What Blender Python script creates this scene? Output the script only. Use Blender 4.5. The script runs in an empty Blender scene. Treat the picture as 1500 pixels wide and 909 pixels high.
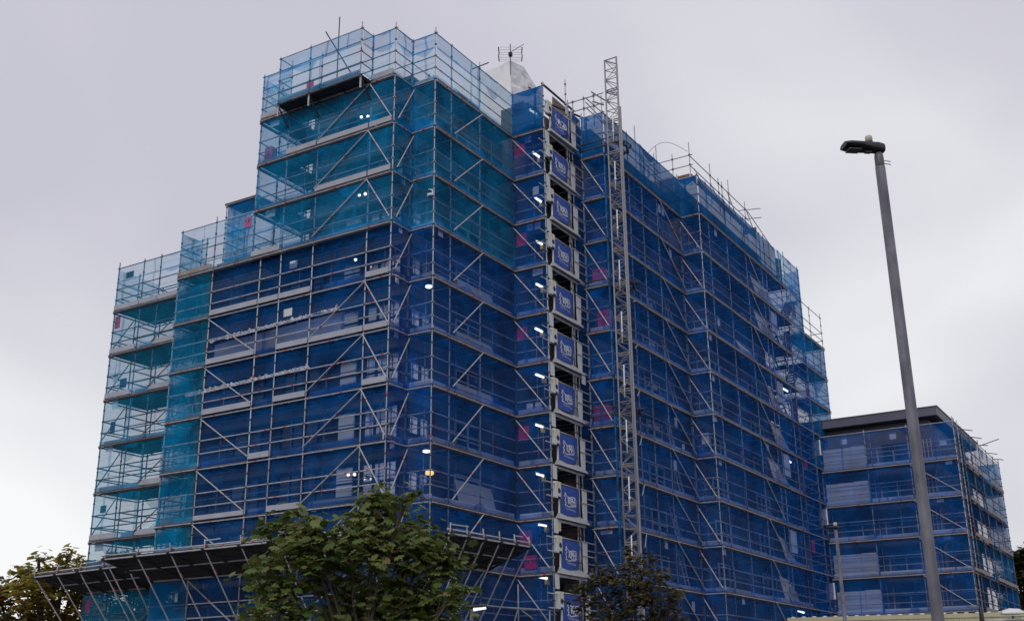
import bpy, math, random
from mathutils import Vector, Matrix, noise
R = math.radians
random.seed(7)
S = bpy.context.scene
COL = S.collection

# ------------------------------------------------------------------ helpers
class MB:
    def __init__(s):
        s.v, s.f, s.m, s.sm = [], [], [], []
    def face(s, pts, mi=0, smooth=False):
        b = len(s.v); s.v += [tuple(p) for p in pts]
        s.f.append(tuple(range(b, b + len(pts)))); s.m.append(mi); s.sm.append(smooth)
    def tube(s, p, q, r=.0242, n=6, mi=0, r2=None, cap=True):
        p, q = Vector(p), Vector(q); d = q - p
        if d.length < 1e-6: return
        d.normalize()
        a = d.orthogonal().normalized(); c = d.cross(a)
        r2 = r if r2 is None else r2
        b = len(s.v)
        for k in range(n):
            t = 2 * math.pi * k / n; o = a * math.cos(t) + c * math.sin(t)
            s.v.append(tuple(p + o * r)); s.v.append(tuple(q + o * r2))
        for k in range(n):
            i, j = b + 2 * k, b + 2 * ((k + 1) % n)
            s.f.append((i, j, j + 1, i + 1)); s.m.append(mi); s.sm.append(n > 6)
        if cap:
            s.f.append(tuple(b + 2 * k for k in reversed(range(n)))); s.m.append(mi); s.sm.append(False)
            s.f.append(tuple(b + 2 * k + 1 for k in range(n))); s.m.append(mi); s.sm.append(False)
    def poly(s, pts, r, n=6, mi=0):
        for a, b in zip(pts, pts[1:]): s.tube(a, b, r, n, mi)
    def box(s, a, b, mi=0):
        x0, y0, z0 = (min(a[i], b[i]) for i in range(3)); x1, y1, z1 = (max(a[i], b[i]) for i in range(3))
        s.hexa([(x0,y0,z0),(x1,y0,z0),(x1,y1,z0),(x0,y1,z0),(x0,y0,z1),(x1,y0,z1),(x1,y1,z1),(x0,y1,z1)], mi)
    def hexa(s, p, mi=0):
        b = len(s.v); s.v += [tuple(x) for x in p]
        for f in ((0,3,2,1),(4,5,6,7),(0,1,5,4),(1,2,6,5),(2,3,7,6),(3,0,4,7)):
            s.f.append(tuple(b + i for i in f)); s.m.append(mi); s.sm.append(False)
    def slab(s, o, u, w, lu, lw, t, mi=0):
        """board: origin o, unit axes u and w, lengths, thickness t along u x w"""
        o, u, w = Vector(o), Vector(u), Vector(w); nn = u.cross(w).normalized() * t
        p = [o, o + u * lu, o + u * lu + w * lw, o + w * lw]
        s.hexa([*p, *[x + nn for x in p]], mi)
    def lathe(s, c, prof, n=16, mi=0, axis=Vector((0,0,1)), smooth=True):
        axis = Vector(axis).normalized(); a = axis.orthogonal().normalized(); e = axis.cross(a); c = Vector(c)
        b = len(s.v)
        for r, h in prof:
            for k in range(n):
                t = 2 * math.pi * k / n
                s.v.append(tuple(c + axis * h + (a * math.cos(t) + e * math.sin(t)) * r))
        for i in range(len(prof) - 1):
            for k in range(n):
                k2 = (k + 1) % n
                s.f.append((b+i*n+k, b+i*n+k2, b+(i+1)*n+k2, b+(i+1)*n+k)); s.m.append(mi); s.sm.append(smooth)
        s.f.append(tuple(b + k for k in reversed(range(n)))); s.m.append(mi); s.sm.append(False)
        e0 = b + (len(prof) - 1) * n
        s.f.append(tuple(e0 + k for k in range(n))); s.m.append(mi); s.sm.append(False)
    def grid(s, fn, nu, nv, mi=0):
        b = len(s.v)
        for j in range(nv + 1):
            for i in range(nu + 1): s.v.append(tuple(fn(i / nu, j / nv)))
        for j in range(nv):
            for i in range(nu):
                q = b + j * (nu + 1) + i
                s.f.append((q, q + 1, q + nu + 2, q + nu + 1)); s.m.append(mi); s.sm.append(True)
    def build(s, name, mats, parent=None, loc=None):
        me = bpy.data.meshes.new(name)
        me.from_pydata(s.v, [], s.f)
        for m in (mats if isinstance(mats, (list, tuple)) else [mats]): me.materials.append(m)
        me.polygons.foreach_set('material_index', s.m); me.polygons.foreach_set('use_smooth', s.sm)
        me.update()
        o = bpy.data.objects.new(name, me); COL.objects.link(o)
        if parent: o.parent = parent
        if loc: o.location = loc
        return o

def tag(o, label=None, cat=None, group=None, kind=None):
    for k, v in (('label', label), ('category', cat), ('group', group), ('kind', kind)):
        if v: o[k] = v
    return o
def thing(name, label, cat, group=None, loc=(0, 0, 0), rz=0):
    o = bpy.data.objects.new(name, None); COL.objects.link(o)
    o.location = loc; o.rotation_euler = (0, 0, rz); o.empty_display_size = .3
    return tag(o, label, cat, group)
def dup(root, loc, rz=None, label=None):
    c = root.copy(); COL.objects.link(c); c.location = loc
    if rz is not None: c.rotation_euler = (0, 0, rz)
    if label: c['label'] = label
    for ch in root.children:
        a = ch.copy(); COL.objects.link(a); a.parent = c
        for g in ch.children:
            b = g.copy(); COL.objects.link(b); b.parent = a
    return c

# ------------------------------------------------------------------ materials
def mat(name, col, rough=.6, metal=0., var=.12, scale=3., bump=0., col2=None, emit=None, spec=.5, detail=4., stretch=(1, 1, 1)):
    m = bpy.data.materials.new(name); m.use_nodes = True; nt = m.node_tree; N, L = nt.nodes, nt.links
    b = N['Principled BSDF']; b.inputs['Roughness'].default_value = rough; b.inputs['Metallic'].default_value = metal
    b.inputs['Specular IOR Level'].default_value = spec
    tc = N.new('ShaderNodeTexCoord'); mp = N.new('ShaderNodeMapping'); mp.inputs['Scale'].default_value = stretch
    nz = N.new('ShaderNodeTexNoise'); nz.inputs['Scale'].default_value = scale; nz.inputs['Detail'].default_value = detail
    L.new(tc.outputs['Object'], mp.inputs[0]); L.new(mp.outputs[0], nz.inputs['Vector'])
    rp = N.new('ShaderNodeValToRGB')
    a = [max(0, c * (1 - var)) for c in col]; d = [min(1, c * (1 + var)) for c in (col2 or col)]
    rp.color_ramp.elements[0].color = (*a, 1); rp.color_ramp.elements[1].color = (*d, 1)
    rp.color_ramp.elements[0].position = .3; rp.color_ramp.elements[1].position = .7
    L.new(nz.outputs['Fac'], rp.inputs[0]); L.new(rp.outputs[0], b.inputs['Base Color'])
    if bump:
        bp = N.new('ShaderNodeBump'); bp.inputs['Strength'].default_value = bump; bp.inputs['Distance'].default_value = .02
        L.new(nz.outputs['Fac'], bp.inputs['Height']); L.new(bp.outputs[0], b.inputs['Normal'])
    if emit:
        b.inputs['Emission Color'].default_value = (*emit[:3], 1); b.inputs['Emission Strength'].default_value = emit[3]
    return m

def net_mat(name, col, opac, col2=None, trans=.6):
    """woven debris netting: partly open mesh, the threads scatter and let light through"""
    m = bpy.data.materials.new(name); m.use_nodes = True; nt = m.node_tree; N, L = nt.nodes, nt.links
    N.remove(N['Principled BSDF']); out = N['Material Output']
    tr = N.new('ShaderNodeBsdfTransparent'); df = N.new('ShaderNodeBsdfDiffuse'); tl = N.new('ShaderNodeBsdfTranslucent')
    gl = N.new('ShaderNodeBsdfGlossy'); gl.inputs['Roughness'].default_value = .45; gl.inputs['Color'].default_value = (.5, .55, .65, 1)
    tc = N.new('ShaderNodeTexCoord'); nz = N.new('ShaderNodeTexNoise'); nz.inputs['Scale'].default_value = .75; nz.inputs['Detail'].default_value = 6; nz.inputs['Distortion'].default_value = .6
    L.new(tc.outputs['Object'], nz.inputs['Vector'])
    rp = N.new('ShaderNodeValToRGB'); c2 = col2 or [c * 1.25 for c in col]
    rp.color_ramp.elements[0].color = (*[c * .55 for c in col], 1); rp.color_ramp.elements[1].color = (*[min(1, c) for c in c2], 1)
    rp.color_ramp.elements[0].position = .33; rp.color_ramp.elements[1].position = .68
    L.new(nz.outputs['Fac'], rp.inputs[0])
    mp = N.new('ShaderNodeMapping'); mp.inputs['Scale'].default_value = (1, 1, 9)
    n2 = N.new('ShaderNodeTexNoise'); n2.inputs['Scale'].default_value = .8; n2.inputs['Detail'].default_value = 3
    L.new(tc.outputs['Object'], mp.inputs[0]); L.new(mp.outputs[0], n2.inputs['Vector'])
    mr = N.new('ShaderNodeMapRange'); mr.inputs['From Min'].default_value = .3; mr.inputs['From Max'].default_value = .7
    mr.inputs['To Min'].default_value = opac - .045; mr.inputs['To Max'].default_value = opac + .045
    L.new(n2.outputs['Fac'], mr.inputs['Value'])
    for s_ in (df, tl): L.new(rp.outputs[0], s_.inputs['Color'])
    m1 = N.new('ShaderNodeMixShader'); m1.inputs[0].default_value = trans; L.new(df.outputs[0], m1.inputs[1]); L.new(tl.outputs[0], m1.inputs[2])
    m3 = N.new('ShaderNodeMixShader'); m3.inputs[0].default_value = .004; L.new(m1.outputs[0], m3.inputs[1]); L.new(gl.outputs[0], m3.inputs[2])
    m2 = N.new('ShaderNodeMixShader'); L.new(mr.outputs[0], m2.inputs[0]); L.new(tr.outputs[0], m2.inputs[1]); L.new(m3.outputs[0], m2.inputs[2])
    L.new(m2.outputs[0], out.inputs['Surface'])
    return m

def leaf_mat(name, stops, trans=.35):
    m = bpy.data.materials.new(name); m.use_nodes = True; nt = m.node_tree; N, L = nt.nodes, nt.links
    N.remove(N['Principled BSDF']); out = N['Material Output']
    ge = N.new('ShaderNodeNewGeometry'); rp = N.new('ShaderNodeValToRGB')
    cr = rp.color_ramp
    while len(cr.elements) < len(stops): cr.elements.new(.5)
    for e, (p, c) in zip(cr.elements, stops): e.position = p; e.color = (*c, 1)
    L.new(ge.outputs['Random Per Island'], rp.inputs[0])
    pb = N.new('ShaderNodeBsdfPrincipled'); pb.inputs['Roughness'].default_value = .5; pb.inputs['Specular IOR Level'].default_value = .35
    tl = N.new('ShaderNodeBsdfTranslucent'); mx = N.new('ShaderNodeMixShader'); mx.inputs[0].default_value = trans
    L.new(rp.outputs[0], pb.inputs['Base Color']); L.new(rp.outputs[0], tl.inputs['Color'])
    L.new(pb.outputs[0], mx.inputs[1]); L.new(tl.outputs[0], mx.inputs[2]); L.new(mx.outputs[0], out.inputs['Surface'])
    return m

def brick_mat(name, c1, c2, mortar):
    m = bpy.data.materials.new(name); m.use_nodes = True; nt = m.node_tree; N, L = nt.nodes, nt.links
    b = N['Principled BSDF']; b.inputs['Roughness'].default_value = .85
    tc = N.new('ShaderNodeTexCoord'); sx = N.new('ShaderNodeSeparateXYZ'); cb = N.new('ShaderNodeCombineXYZ'); ad = N.new('ShaderNodeMath')
    L.new(tc.outputs['Object'], sx.inputs[0]); L.new(sx.outputs[0], ad.inputs[0]); L.new(sx.outputs[1], ad.inputs[1])
    L.new(ad.outputs[0], cb.inputs[0]); L.new(sx.outputs[2], cb.inputs[1])
    br = N.new('ShaderNodeTexBrick'); br.inputs['Scale'].default_value = 1.; br.inputs['Brick Width'].default_value = .225; br.inputs['Row Height'].default_value = .075
    br.inputs['Mortar Size'].default_value = .008
    for k, c in (('Color1', c1), ('Color2', c2), ('Mortar', mortar)): br.inputs[k].default_value = (*c, 1)
    L.new(cb.outputs[0], br.inputs['Vector']); L.new(br.outputs[0], b.inputs['Base Color'])
    return m

M = dict(
    galv=mat('galvanised tube', (.43, .44, .49), .55, .15, .2, 6),
    cup=mat('weathered coupler steel', (.11, .11, .12), .6, .4, .2, 9),
    darktube=mat('dark grey tube', (.17, .175, .20), .6, .2, .25, 5),  # darker grey than the galvanised tube, used across the wing
    red=mat('red tube band', (.62, .06, .05), .5, 0, .15, 8),
    rust=mat('old brown tube', (.19, .15, .13), .7, .2, .3, 5),
    dark=mat('dark steel', (.05, .048, .055), .6, .3, .2, 5),
    board=mat('scaffold board', (.14, .11, .095), .85, 0, .25, 2.5, stretch=(1, 1, 6)),
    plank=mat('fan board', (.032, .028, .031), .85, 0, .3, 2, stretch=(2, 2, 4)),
    toe=mat('pale toe board', (.37, .385, .45), .6, 0, .1, 2),
    toe_w=mat('timber toe board', (.30, .26, .235), .8, 0, .22, 2.5),
    wall=brick_mat('dark brick', (.08, .062, .056), (.12, .09, .08), (.14, .13, .125)),
    wallg=mat('grey render panel', (.13, .13, .14), .8, 0, .15, .8),
    slab=mat('concrete band', (.17, .165, .165), .8, 0, .15, 1.2),
    frame=mat('window frame', (.045, .05, .06), .4, 0, .1, 4),
    glass=mat('window glass', (.03, .035, .045), .06, 0, .15, .6, spec=.9),
    sky_mirror=mat('sky reflecting mirror pane', (.88, .88, .92), .12, 1, .06, 1.1),  # mirror finish added so these panes return bright sky; no real film
    steelroof=mat('slate grey roof cladding', (.135, .133, .185), .5, .0, .12, .9, stretch=(1, 1, .3)),
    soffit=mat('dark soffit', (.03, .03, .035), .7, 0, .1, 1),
    white=mat('white sheet', (.80, .80, .81), .5, 0, .04, 3),
    wrap=mat('white shrink wrap', (.88, .88, .89), .38, 0, .07, 1.6, bump=.9, detail=6),
    greysheet=mat('grey board sheet', (.60, .60, .63), .55, 0, .08, 1.5),
    palesheet=mat('pale sheet', (.80, .80, .83), .5, 0, .06, 1.5),
    paper=mat('faded paper', (.72, .73, .78), .6, 0, .08, 5),
    crimson=mat('crimson board', (.80, .02, .13), .5, 0, .06, 3),
    banner=mat('royal banner cloth', (.012, .062, .33), .6, 0, .12, 2.5, bump=.15),
    letter=mat('white banner print', (.62, .64, .72), .6, 0, .05, 6),
    box=mat('pale enamel box', (.62, .64, .66), .45, 0, .06, 4),
    black=mat('black opening', (.012, .012, .014), .7, 0, .1, 4),
    yellow=mat('yellow sticker', (.75, .52, .05), .5, 0, .08, 6),
    alu=mat('dull aluminium tray', (.52, .52, .53), .5, .35, .12, 5),
    mast=mat('grey mast paint', (.30, .29, .31), .5, .2, .12, 6),
    strip=mat('lit strip lamp', (.9, .9, .85), .5, 0, 0, 1, emit=(1, .96, .86, 3.2)),
    lit=mat('lit lamp', (.9, .9, .85), .5, 0, 0, 1, emit=(1, .93, .8, 3)),
    amber=mat('lit amber lamp', (.9, .6, .2), .5, 0, 0, 1, emit=(1, .62, .18, 1.6)),
    lens=mat('lit street lamp lens', (.9, .9, .9), .3, 0, 0, 1, emit=(1, .98, .95, .9)),
    pole=mat('galvanised lamp pole', (.085, .084, .108), .6, .1, .2, 4, stretch=(1, 1, .6), col2=(.16, .158, .188), detail=8),
    lampblack=mat('black lamp housing', (.02, .02, .024), .45, 0, .1, 5),
    lampgrey=mat('grey lamp part', (.13, .125, .14), .5, .1, .1, 5),
    cream=mat('cream plastic', (.52, .46, .38), .5, 0, .08, 6),
    cabin=mat('cream cabin cladding', (.50, .47, .31), .55, 0, .08, 1.5),
    poly=mat('crumpled polythene', (.12, .15, .25), .35, 0, .1, 6, bump=.6, col2=(.55, .57, .62), stretch=(1, 2.6, .4)),  # fold highlights painted into the colour as pale streaks on dark film
    ply=mat('grey brown plywood', (.24, .20, .17), .8, 0, .18, 1.2, stretch=(1, 1, 5)),
    timber=mat('pale yellow timber', (.52, .40, .19), .75, 0, .15, 2),
    redtimber=mat('red brown timber', (.20, .10, .065), .8, 0, .2, 2),
    bark=mat('brown bark', (.075, .06, .05), .9, 0, .3, 8, bump=.6, stretch=(1, 1, .3)),
    green=mat('green sign', (.02, .09, .085), .5, 0, .06, 4),
    blueply=mat('blue boarding', (.03, .06, .16), .7, 0, .1, 2),
    wire=mat('aerial metal', (.06, .06, .065), .5, .5, .1, 6),
    asphalt=mat('asphalt', (.05, .05, .052), .9, 0, .2, 3),
    paving=mat('paving', (.22, .21, .20), .85, 0, .12, 1.5),
    teal=net_mat('teal netting', (.008, .37, .82), .48, (.012, .47, .96), .45),
    royal=net_mat('royal netting', (.004, .135, .50), .56, (.006, .18, .62), .5),
    royal2=net_mat('royal outer netting', (.004, .158, .63), .42, (.006, .215, .79), .42),
    azure=net_mat('sky blue netting', (.008, .30, .80), .60, (.010, .36, .9)),
    dense=net_mat('doubled netting', (.005, .19, .56), .84, (.007, .24, .66), .5),
    worn=net_mat('thin worn netting', (.008, .48, .93), .37, (.010, .58, 1.)),
    pale=net_mat('pale netting', (.02, .48, .92), .42),
)
NET = {'t': M['teal'], 'r': M['royal'], 'a': M['azure'], 'p': M['pale'], 'd': M['dense'], 'w': M['worn'], 'q': M['royal2']}

# ------------------------------------------------------------------ scaffold builder
class Scaf:
    """one scaffold: an Empty whose children are standards, ledgers, guard rails, toe boards, decks, braces and nets"""
    def __init__(s, label, group=None, tube='galv', loc=(0, 0, 0)):
        s.o = thing('scaffolding', label, 'scaffolding', group); s.st = {}; s.tm = M[tube]
    def part(s, name, mb, mats): return mb.build(name, mats, s.o)
    def std(s, x, y, z0, z1):
        k = (round(x, 2), round(y, 2))
        a = s.st.get(k)
        s.st[k] = (z0, z1) if a is None else (min(a[0], z0), max(a[1], z1))
    def finish(s):
        rnd = random.Random(3)
        for (x, y), (z0, z1) in s.st.items():
            mb = MB(); top = z1 + rnd.choice((.08, .25, .28, .12))
            mb.tube((x, y, z0), (x, y, top), .0255, 8)
            z = math.ceil(z0 * 2) / 2
            while z <= z1 + .01:
                mb.tube((x, y, z - .03), (x, y, z + .03), .043, 8, 1); z += .5
            for _ in range(rnd.randint(1, 4)):
                zz = rnd.uniform(max(z0, 3), z1); mb.tube((x, y, zz), (x, y, zz + .11), .029, 8, 2)
            s.part('standard', mb, [s.tm, M['cup'], M['red']])

def lerp(a, b, t): return a + (b - a) * t

def net_panel(A, d, n, t0, t1, z0, z1, off=.06, seed=0, amp=.085, bays=None, slack=0.):
    """billowed net from t0 to t1 along d; n points inward"""
    mb = MB(); L = t1 - t0; nu = max(4, int(L / .16)); nv = max(4, int((z1 - z0) / .16))
    cuts = bays or [t0, t1]
    def fn(u, v):
        t = t0 + L * u; z = z0 + (z1 - z0) * v
        w = 1.
        for a, b in zip(cuts, cuts[1:]):
            if a - 1e-6 <= t <= b + 1e-6: w = math.sin(math.pi * (t - a) / max(b - a, .01)) ** .5 if a + 1e-4 < t < b - 1e-4 else 0; break
        e = w * math.sin(math.pi * min(1, max(0, v))) ** .5
        q = Vector((t * 1.1, z * .9, seed * 3.7))
        f = noise.noise(q) * 1.0 + .55 * noise.noise(q * 2.6)
        dg = t * .9 + z * 1.3 + 1.5 * noise.noise(q * .5)
        fold = (1 - abs(math.sin(dg * 3.1))) ** 3 * max(0, noise.noise(q * .8 + Vector((9, 2, 1))) * 2)
        k = off + .012 + e * (amp * (f + .4) + amp * 1.1 * fold) if off > -.04 else off - e * amp * (.5 * abs(f) + .8 * fold)
        zz = z
        if slack and v > .99: zz = z - slack * w * (.5 + noise.noise(q * 1.3))
        return A + d * t + n * k + Vector((0, 0, zz))
    mb.grid(fn, nu, nv)
    rn = random.Random(int(seed * 977) % 99991)
    if L > .9:                                   # overlapped edges of the net widths
        for _ in range(max(1, int(L / 1.9))):
            u0 = rn.uniform(.03, .93); wd = rn.uniform(.05, .16) / L; sk = rn.uniform(-.5, .5) * .25 / L
            mb.grid(lambda u, v: fn(min(1, max(0, u0 + wd * u + sk * (v - .5))), v) - n * .012, 2, nv)
    if rn.random() < .6:                         # net gathered along a rail
        v0 = rn.uniform(.40, .58)
        mb.grid(lambda u, v: fn(u, v0 + .02 * noise.noise(Vector((u * L * 1.7, seed, 0))) + (.012 + .05 * abs(noise.noise(Vector((u * L * 2.3, seed, 5))))) * v) - n * .016, nu, 1)
    if L > .9 and rn.random() < .75:             # loose swags hanging double from the top edge
        wu = min(.9, rn.uniform(.8, 1.9) / L); u1 = rn.uniform(0, max(.01, 1 - wu)); hh = rn.uniform(.10, .38); sk2 = rn.uniform(.6, 1.6)
        mb.grid(lambda u, v: fn(u1 + wu * u, 1 - hh * math.sin(math.pi * u ** sk2) ** .8 * v) - n * .018, 14, 3)
    if L > .9 and rn.random() < .6:              # and from below
        wu3 = min(.9, rn.uniform(.5, 1.6) / L); u3 = rn.uniform(0, max(.01, 1 - wu3)); h3 = rn.uniform(.08, .3)
        mb.grid(lambda u, v: fn(u3 + wu3 * u, h3 * (1 - abs(2 * u - 1)) ** .7 * v) - n * .020, 14, 3)
    b0 = rn.uniform(.06, .12)                     # lap where one lift's net hangs over the next
    mb.grid(lambda u, v: fn(u, b0 * v) - n * .014, nu, 1)
    return mb

def run(sc, A, d, n, st, decks, netc, width=1.08, rails=(.5, 1.0), toe='toe', toe_off=.15, rail_in=.0, net_off=.055, top=None, z0=0., deck=True, inner=True,
        braces=(), ztop=2.0, nets=True, toe_alt=None, seed=0, dmat='board', inner_st=None, deckfill=None, toprail=False):
    """A: world xy of the run's origin, d: direction along it, n: inward normal, st: positions of the standards, decks: deck heights"""
    A = Vector((A[0], A[1], 0)); d = Vector((*d, 0)).normalized(); n = Vector((*n, 0)).normalized()
    rnd = random.Random(seed * 31 + 5)
    zt = (top if top is not None else decks[-1] + ztop)
    for t in st:
        p = A + d * t; sc.std(p.x, p.y, z0, zt)
        if inner:
            p = A + d * t + n * width; sc.std(p.x, p.y, z0, zt - (1.0 if zt > 19 else 0))
    P = lambda t, z, k=0.: A + d * t + n * k + Vector((0, 0, z))
    ta, tb = st[0], st[-1]
    def bands(mb, z, k=0.):
        for a, b in zip(st, st[1:]):
            if rnd.random() < .55:
                t = rnd.uniform(a + .2, b - .2); mb.tube(P(t, z, k), P(t + .1, z, k), .0285, 6, 1)
    for i, z in enumerate(decks):
        lk = 0. if net_off > 0 else -.10
        mb = MB(); mb.tube(P(ta, z - .10, lk), P(tb, z - .10, lk)); bands(mb, z - .10, lk)
        if net_off < 0 and deck: mb.slab(P(ta, z - .055, lk), d, Vector((0, 0, 1)), tb - ta, .03, .02, 2); mb.tube(P(ta, z - .16, lk + .03), P(tb, z - .16, lk + .03), .026, 6, 3)
        sc.part('ledger', mb, [sc.tm, M['red'], M['board'], M['dark']])
        if deck:
            mb = MB(); w0 = .06; nb = 5; bw = (width - .04 - w0) / nb
            cuts = list(st)
            for j in range(nb):
                for a, b in zip(cuts, cuts[1:]):
                    o = P(a + .01, z - .045, w0 + j * bw)
                    mb.slab(o, d, n, b - a - .02, bw - .018, .045 if d.cross(n).z > 0 else -.045, 0)
            for t in st:
                mb.tube(P(t, z - .12, -.05), P(t, z - .12, width + .05), .0242, 6, 1)
            for a, b in zip(st, st[1:]):
                m_ = (a + b) / 2
                if b - a > 1.5: mb.tube(P(m_, z - .12, 0), P(m_, z - .12, width), .0242, 6, 1)
            mb.tube(P(ta, z - .10, width), P(tb, z - .10, width), .0242, 6, 1)
            sc.part('deck', mb, [M[dmat], sc.tm])
        if toe:
            mb = MB(); mi = toe_alt[i % len(toe_alt)] if toe_alt else 0
            for a, b in zip(st, st[1:]):
                o = P(a + .03, z + .002, toe_off if toe_off > 0 or rnd.random() < .6 else .14)
                mb.slab(o, d, Vector((0, 0, 1)), b - a - .06, .21 if rnd.random() < .8 else .17, .03, mi)
            sc.part('toe_board', mb, [M['white' if toe == 'toe' and toe_off > 0 else toe], M['toe_w']])
        if rails:
            mb = MB()
            for h in rails:
                mb.tube(P(ta - .06, z + h, rail_in), P(tb + .06, z + h, rail_in)); bands(mb, z + h, rail_in)
            if toprail and z == decks[-1]: mb.tube(P(ta - .1, z + ztop), P(tb + .1, z + ztop))
            if inner and deck and width > .9:
                mb.tube(P(ta, z + 1.0, width), P(tb, z + 1.0, width), .02)
            sc.part('guard_rail', mb, [sc.tm, M['red']])
        if nets:
            c = netc(z) if callable(netc) else netc
            if c == 'r' and net_off < 0: c = 'q'
            if c:
                for (a, b, mc) in (c if isinstance(c, list) else [(ta, tb, c)]):
                    bays = [t for t in st if a - 1e-3 <= t <= b + 1e-3]
                    if len(bays) < 2: bays = [a, b]
                    zz = z + ztop - .02 if i == len(decks) - 1 else (decks[i + 1] - .0)
                    last = i == len(decks) - 1
                    if last and mc in 'tw':
                        sc.part('debris_net', net_panel(A, d, n, a, b, z - .02, z + 1.36, net_off, seed + i * 7 + a, bays=bays), NET['w'])
                        sc.part('debris_net', net_panel(A, d, n, a, b, z + 1.3, zz, net_off, seed + i * 7 + a, bays=bays, slack=.05), NET[mc])
                    else:
                        sc.part('debris_net', net_panel(A, d, n, a, b, z - .02, zz, net_off, seed + i * 7 + a, bays=bays, slack=.05 if last else 0), NET[mc])
        for (a, b) in braces:
            zz = decks[i + 1] if i + 1 < len(decks) else None
            if zz:
                bo = -.05 if net_off > 0 else -.13; mb = MB(); mb.tube(P(a, zz - .15, bo), P(b, z + .12, bo))
                q = rnd.uniform(.2, .8); u0, u1 = P(a, zz - .15, bo), P(b, z + .12, bo)
                mb.tube(u0.lerp(u1, q), u0.lerp(u1, q + .03), .0285, 6, 1)
                sc.part('brace', mb, [sc.tm, M['red']])

LV = lambda a, b: list(range(a, b + 1, 2))

# ---- corner block of the tower
tc = Scaf('tallest corner block of the blue netted scaffolding, between the stepped wing and the landing gates')
run(tc, (-1.1, 0), (0, 1), (1, 0), [1.08, 2.18, 4.74, 6.33, 7.85], LV(18, 24), lambda z: 't' if z < 24 else [(1.08, 2.18, 't'), (6.33, 7.85, 't')], toe_off=-.12, braces=[(2.18, 4.74), (2.18, 1.08)], net_off=-.05, seed=1, z0=0, toprail=True)
tc.st = {k: ((18, v[1]) if abs(k[1] - 7.85) < .01 else v) for k, v in tc.st.items()}
run(tc, (-1.1, 0), (0, 1), (1, 0), [1.08, 2.18, 4.74, 6.33, 7.39, 9.96], LV(4, 16), 'r', toe_off=-.05, braces=[(2.18, 4.74), (2.18, 1.08), (9.96, 7.39)], seed=2)
# end of the upper lifts, turning back round the building's end wall
run(tc, (-1.1, 7.85), (1, 0), (0, -1), [0, 1.1, 2.9], LV(18, 24), 'w', width=1.3, deck=True, inner=False, toe='toe', net_off=-.05, seed=3, z0=18)
for k in list(tc.st):
    if k[1] == 7.85: tc.st[k] = (18, tc.st[k][1])
# strip of lighter netting and its end
run(tc, (-1.1, 0), (0, 1), (1, 0), [9.96, 11.9], LV(4, 16), lambda z: 'a' if z < 6 else 'w', toe='toe_w', toe_off=.15, net_off=-.05, seed=4)
for z in LV(6, 16):
    tc.part('debris_net', net_panel(Vector((-.55, 10.75, 0)), Vector((-.12, 1, 0)).normalized(), Vector((1, 0, 0)), 0, 1.12, z, z + 1.75, 0, 160 + z, amp=.12), NET['t'])
run(tc, (-1.1, 0), (0, 1), (1, 0), [7.85, 9.96, 11.9], [18], 'w', toe='toe_w', toe_off=-.12, net_off=-.05, seed=5, toprail=True)
run(tc, (-1.1, 11.9), (1, 0), (0, -1), [0, 1.08], LV(4, 18), 't', deck=False, inner=False, toe=None, net_off=-.05, seed=6)
# notch and right face up to the hoist
run(tc, (-1.1, 1.08), (1, 0), (0, 1), [0, 1.1], LV(4, 24), lambda z: 't' if z >= 18 else 'r', deck=False, inner=False, braces=[(1.1, .1)], net_off=-.05, seed=7, toprail=True)
run(tc, (0, 1.08), (0, -1), (1, 0), [0, 1.08], LV(4, 24), lambda z: 't' if z >= 18 else 'r', deck=False, inner=False, net_off=-.05, seed=8, toprail=True)
run(tc, (0, 0), (1, 0), (0, 1), [0, 1.08, 3.09, 5.65], LV(4, 24), lambda z: 't' if z >= 18 else 'r', braces=[(3.09, 1.12)], net_off=-.05, seed=9, toe_alt=[0], toprail=True)
# cantilevered loading platform under the top lift
mb = MB()
for j in range(4): mb.slab((-1.76 + j * .165, 2.14, 23.93), (0, 1, 0), (-1, 0, 0), 4.22, -.145, .05, 0)
for y in (2.18, 3.4, 4.74, 5.5, 6.32): mb.tube((-1.82, y, 23.88), (-1.0, y, 23.88), .03, 6, 0)
tc.part('loading_platform', mb, [M['dark'], M['galv']])
for y in (2.18, 4.74, 6.32):
    mb = MB(); mb.tube((-1.78, y, 23.86), (-1.1, y, 23.15), .035); mb.tube((-1.1, y, 23.1), (-1.1, y, 23.95), .045)
    tc.part('bracket', mb, M['dark'])
    mb = MB(); mb.box((-1.8, y - .03, 23.42), (-1.75, y + .03, 23.9)); tc.part('hanger_tube', mb, M['galv'])
    tc.std(-1.79, y, 23.9, 26)
mb = MB(); mb.slab((-1.80, 2.14, 23.99), (0, 1, 0), (0, 0, 1), 4.22, .2, -.03); tc.part('toe_board', mb, M['toe'])
for z in (24.5, 25, 26):
    mb = MB(); mb.tube((-1.79, 2.1, z), (-1.79, 6.4, z)); mb.tube((-1.79, 2.18, z), (-1.1, 2.18, z)); mb.tube((-1.79, 6.32, z), (-1.1, 6.32, z))
    tc.part('guard_rail', mb, M['galv'])
tc.part('debris_net', net_panel(Vector((-1.79, 0, 0)), Vector((0, 1, 0)), Vector((1, 0, 0)), 2.18, 6.32, 25.28, 25.97, -.04, 77, bays=[2.18, 4.74, 6.32], slack=.05), NET['t'])
tc.part('debris_net', net_panel(Vector((-1.79, 0, 0)), Vector((0, 1, 0)), Vector((1, 0, 0)), 2.18, 6.32, 24, 25.3, -.04, 78, bays=[2.18, 4.74, 6.32]), NET['w'])
for a_, b_, k_ in ((25.28, 25.97, 't'), (24, 25.3, 'w')):
    tc.part('debris_net', net_panel(Vector((-1.79, 2.16, 0)), Vector((1, 0, 0)), Vector((0, 1, 0)), 0, .7, a_, b_, -.04, 81), NET[k_])
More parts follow.
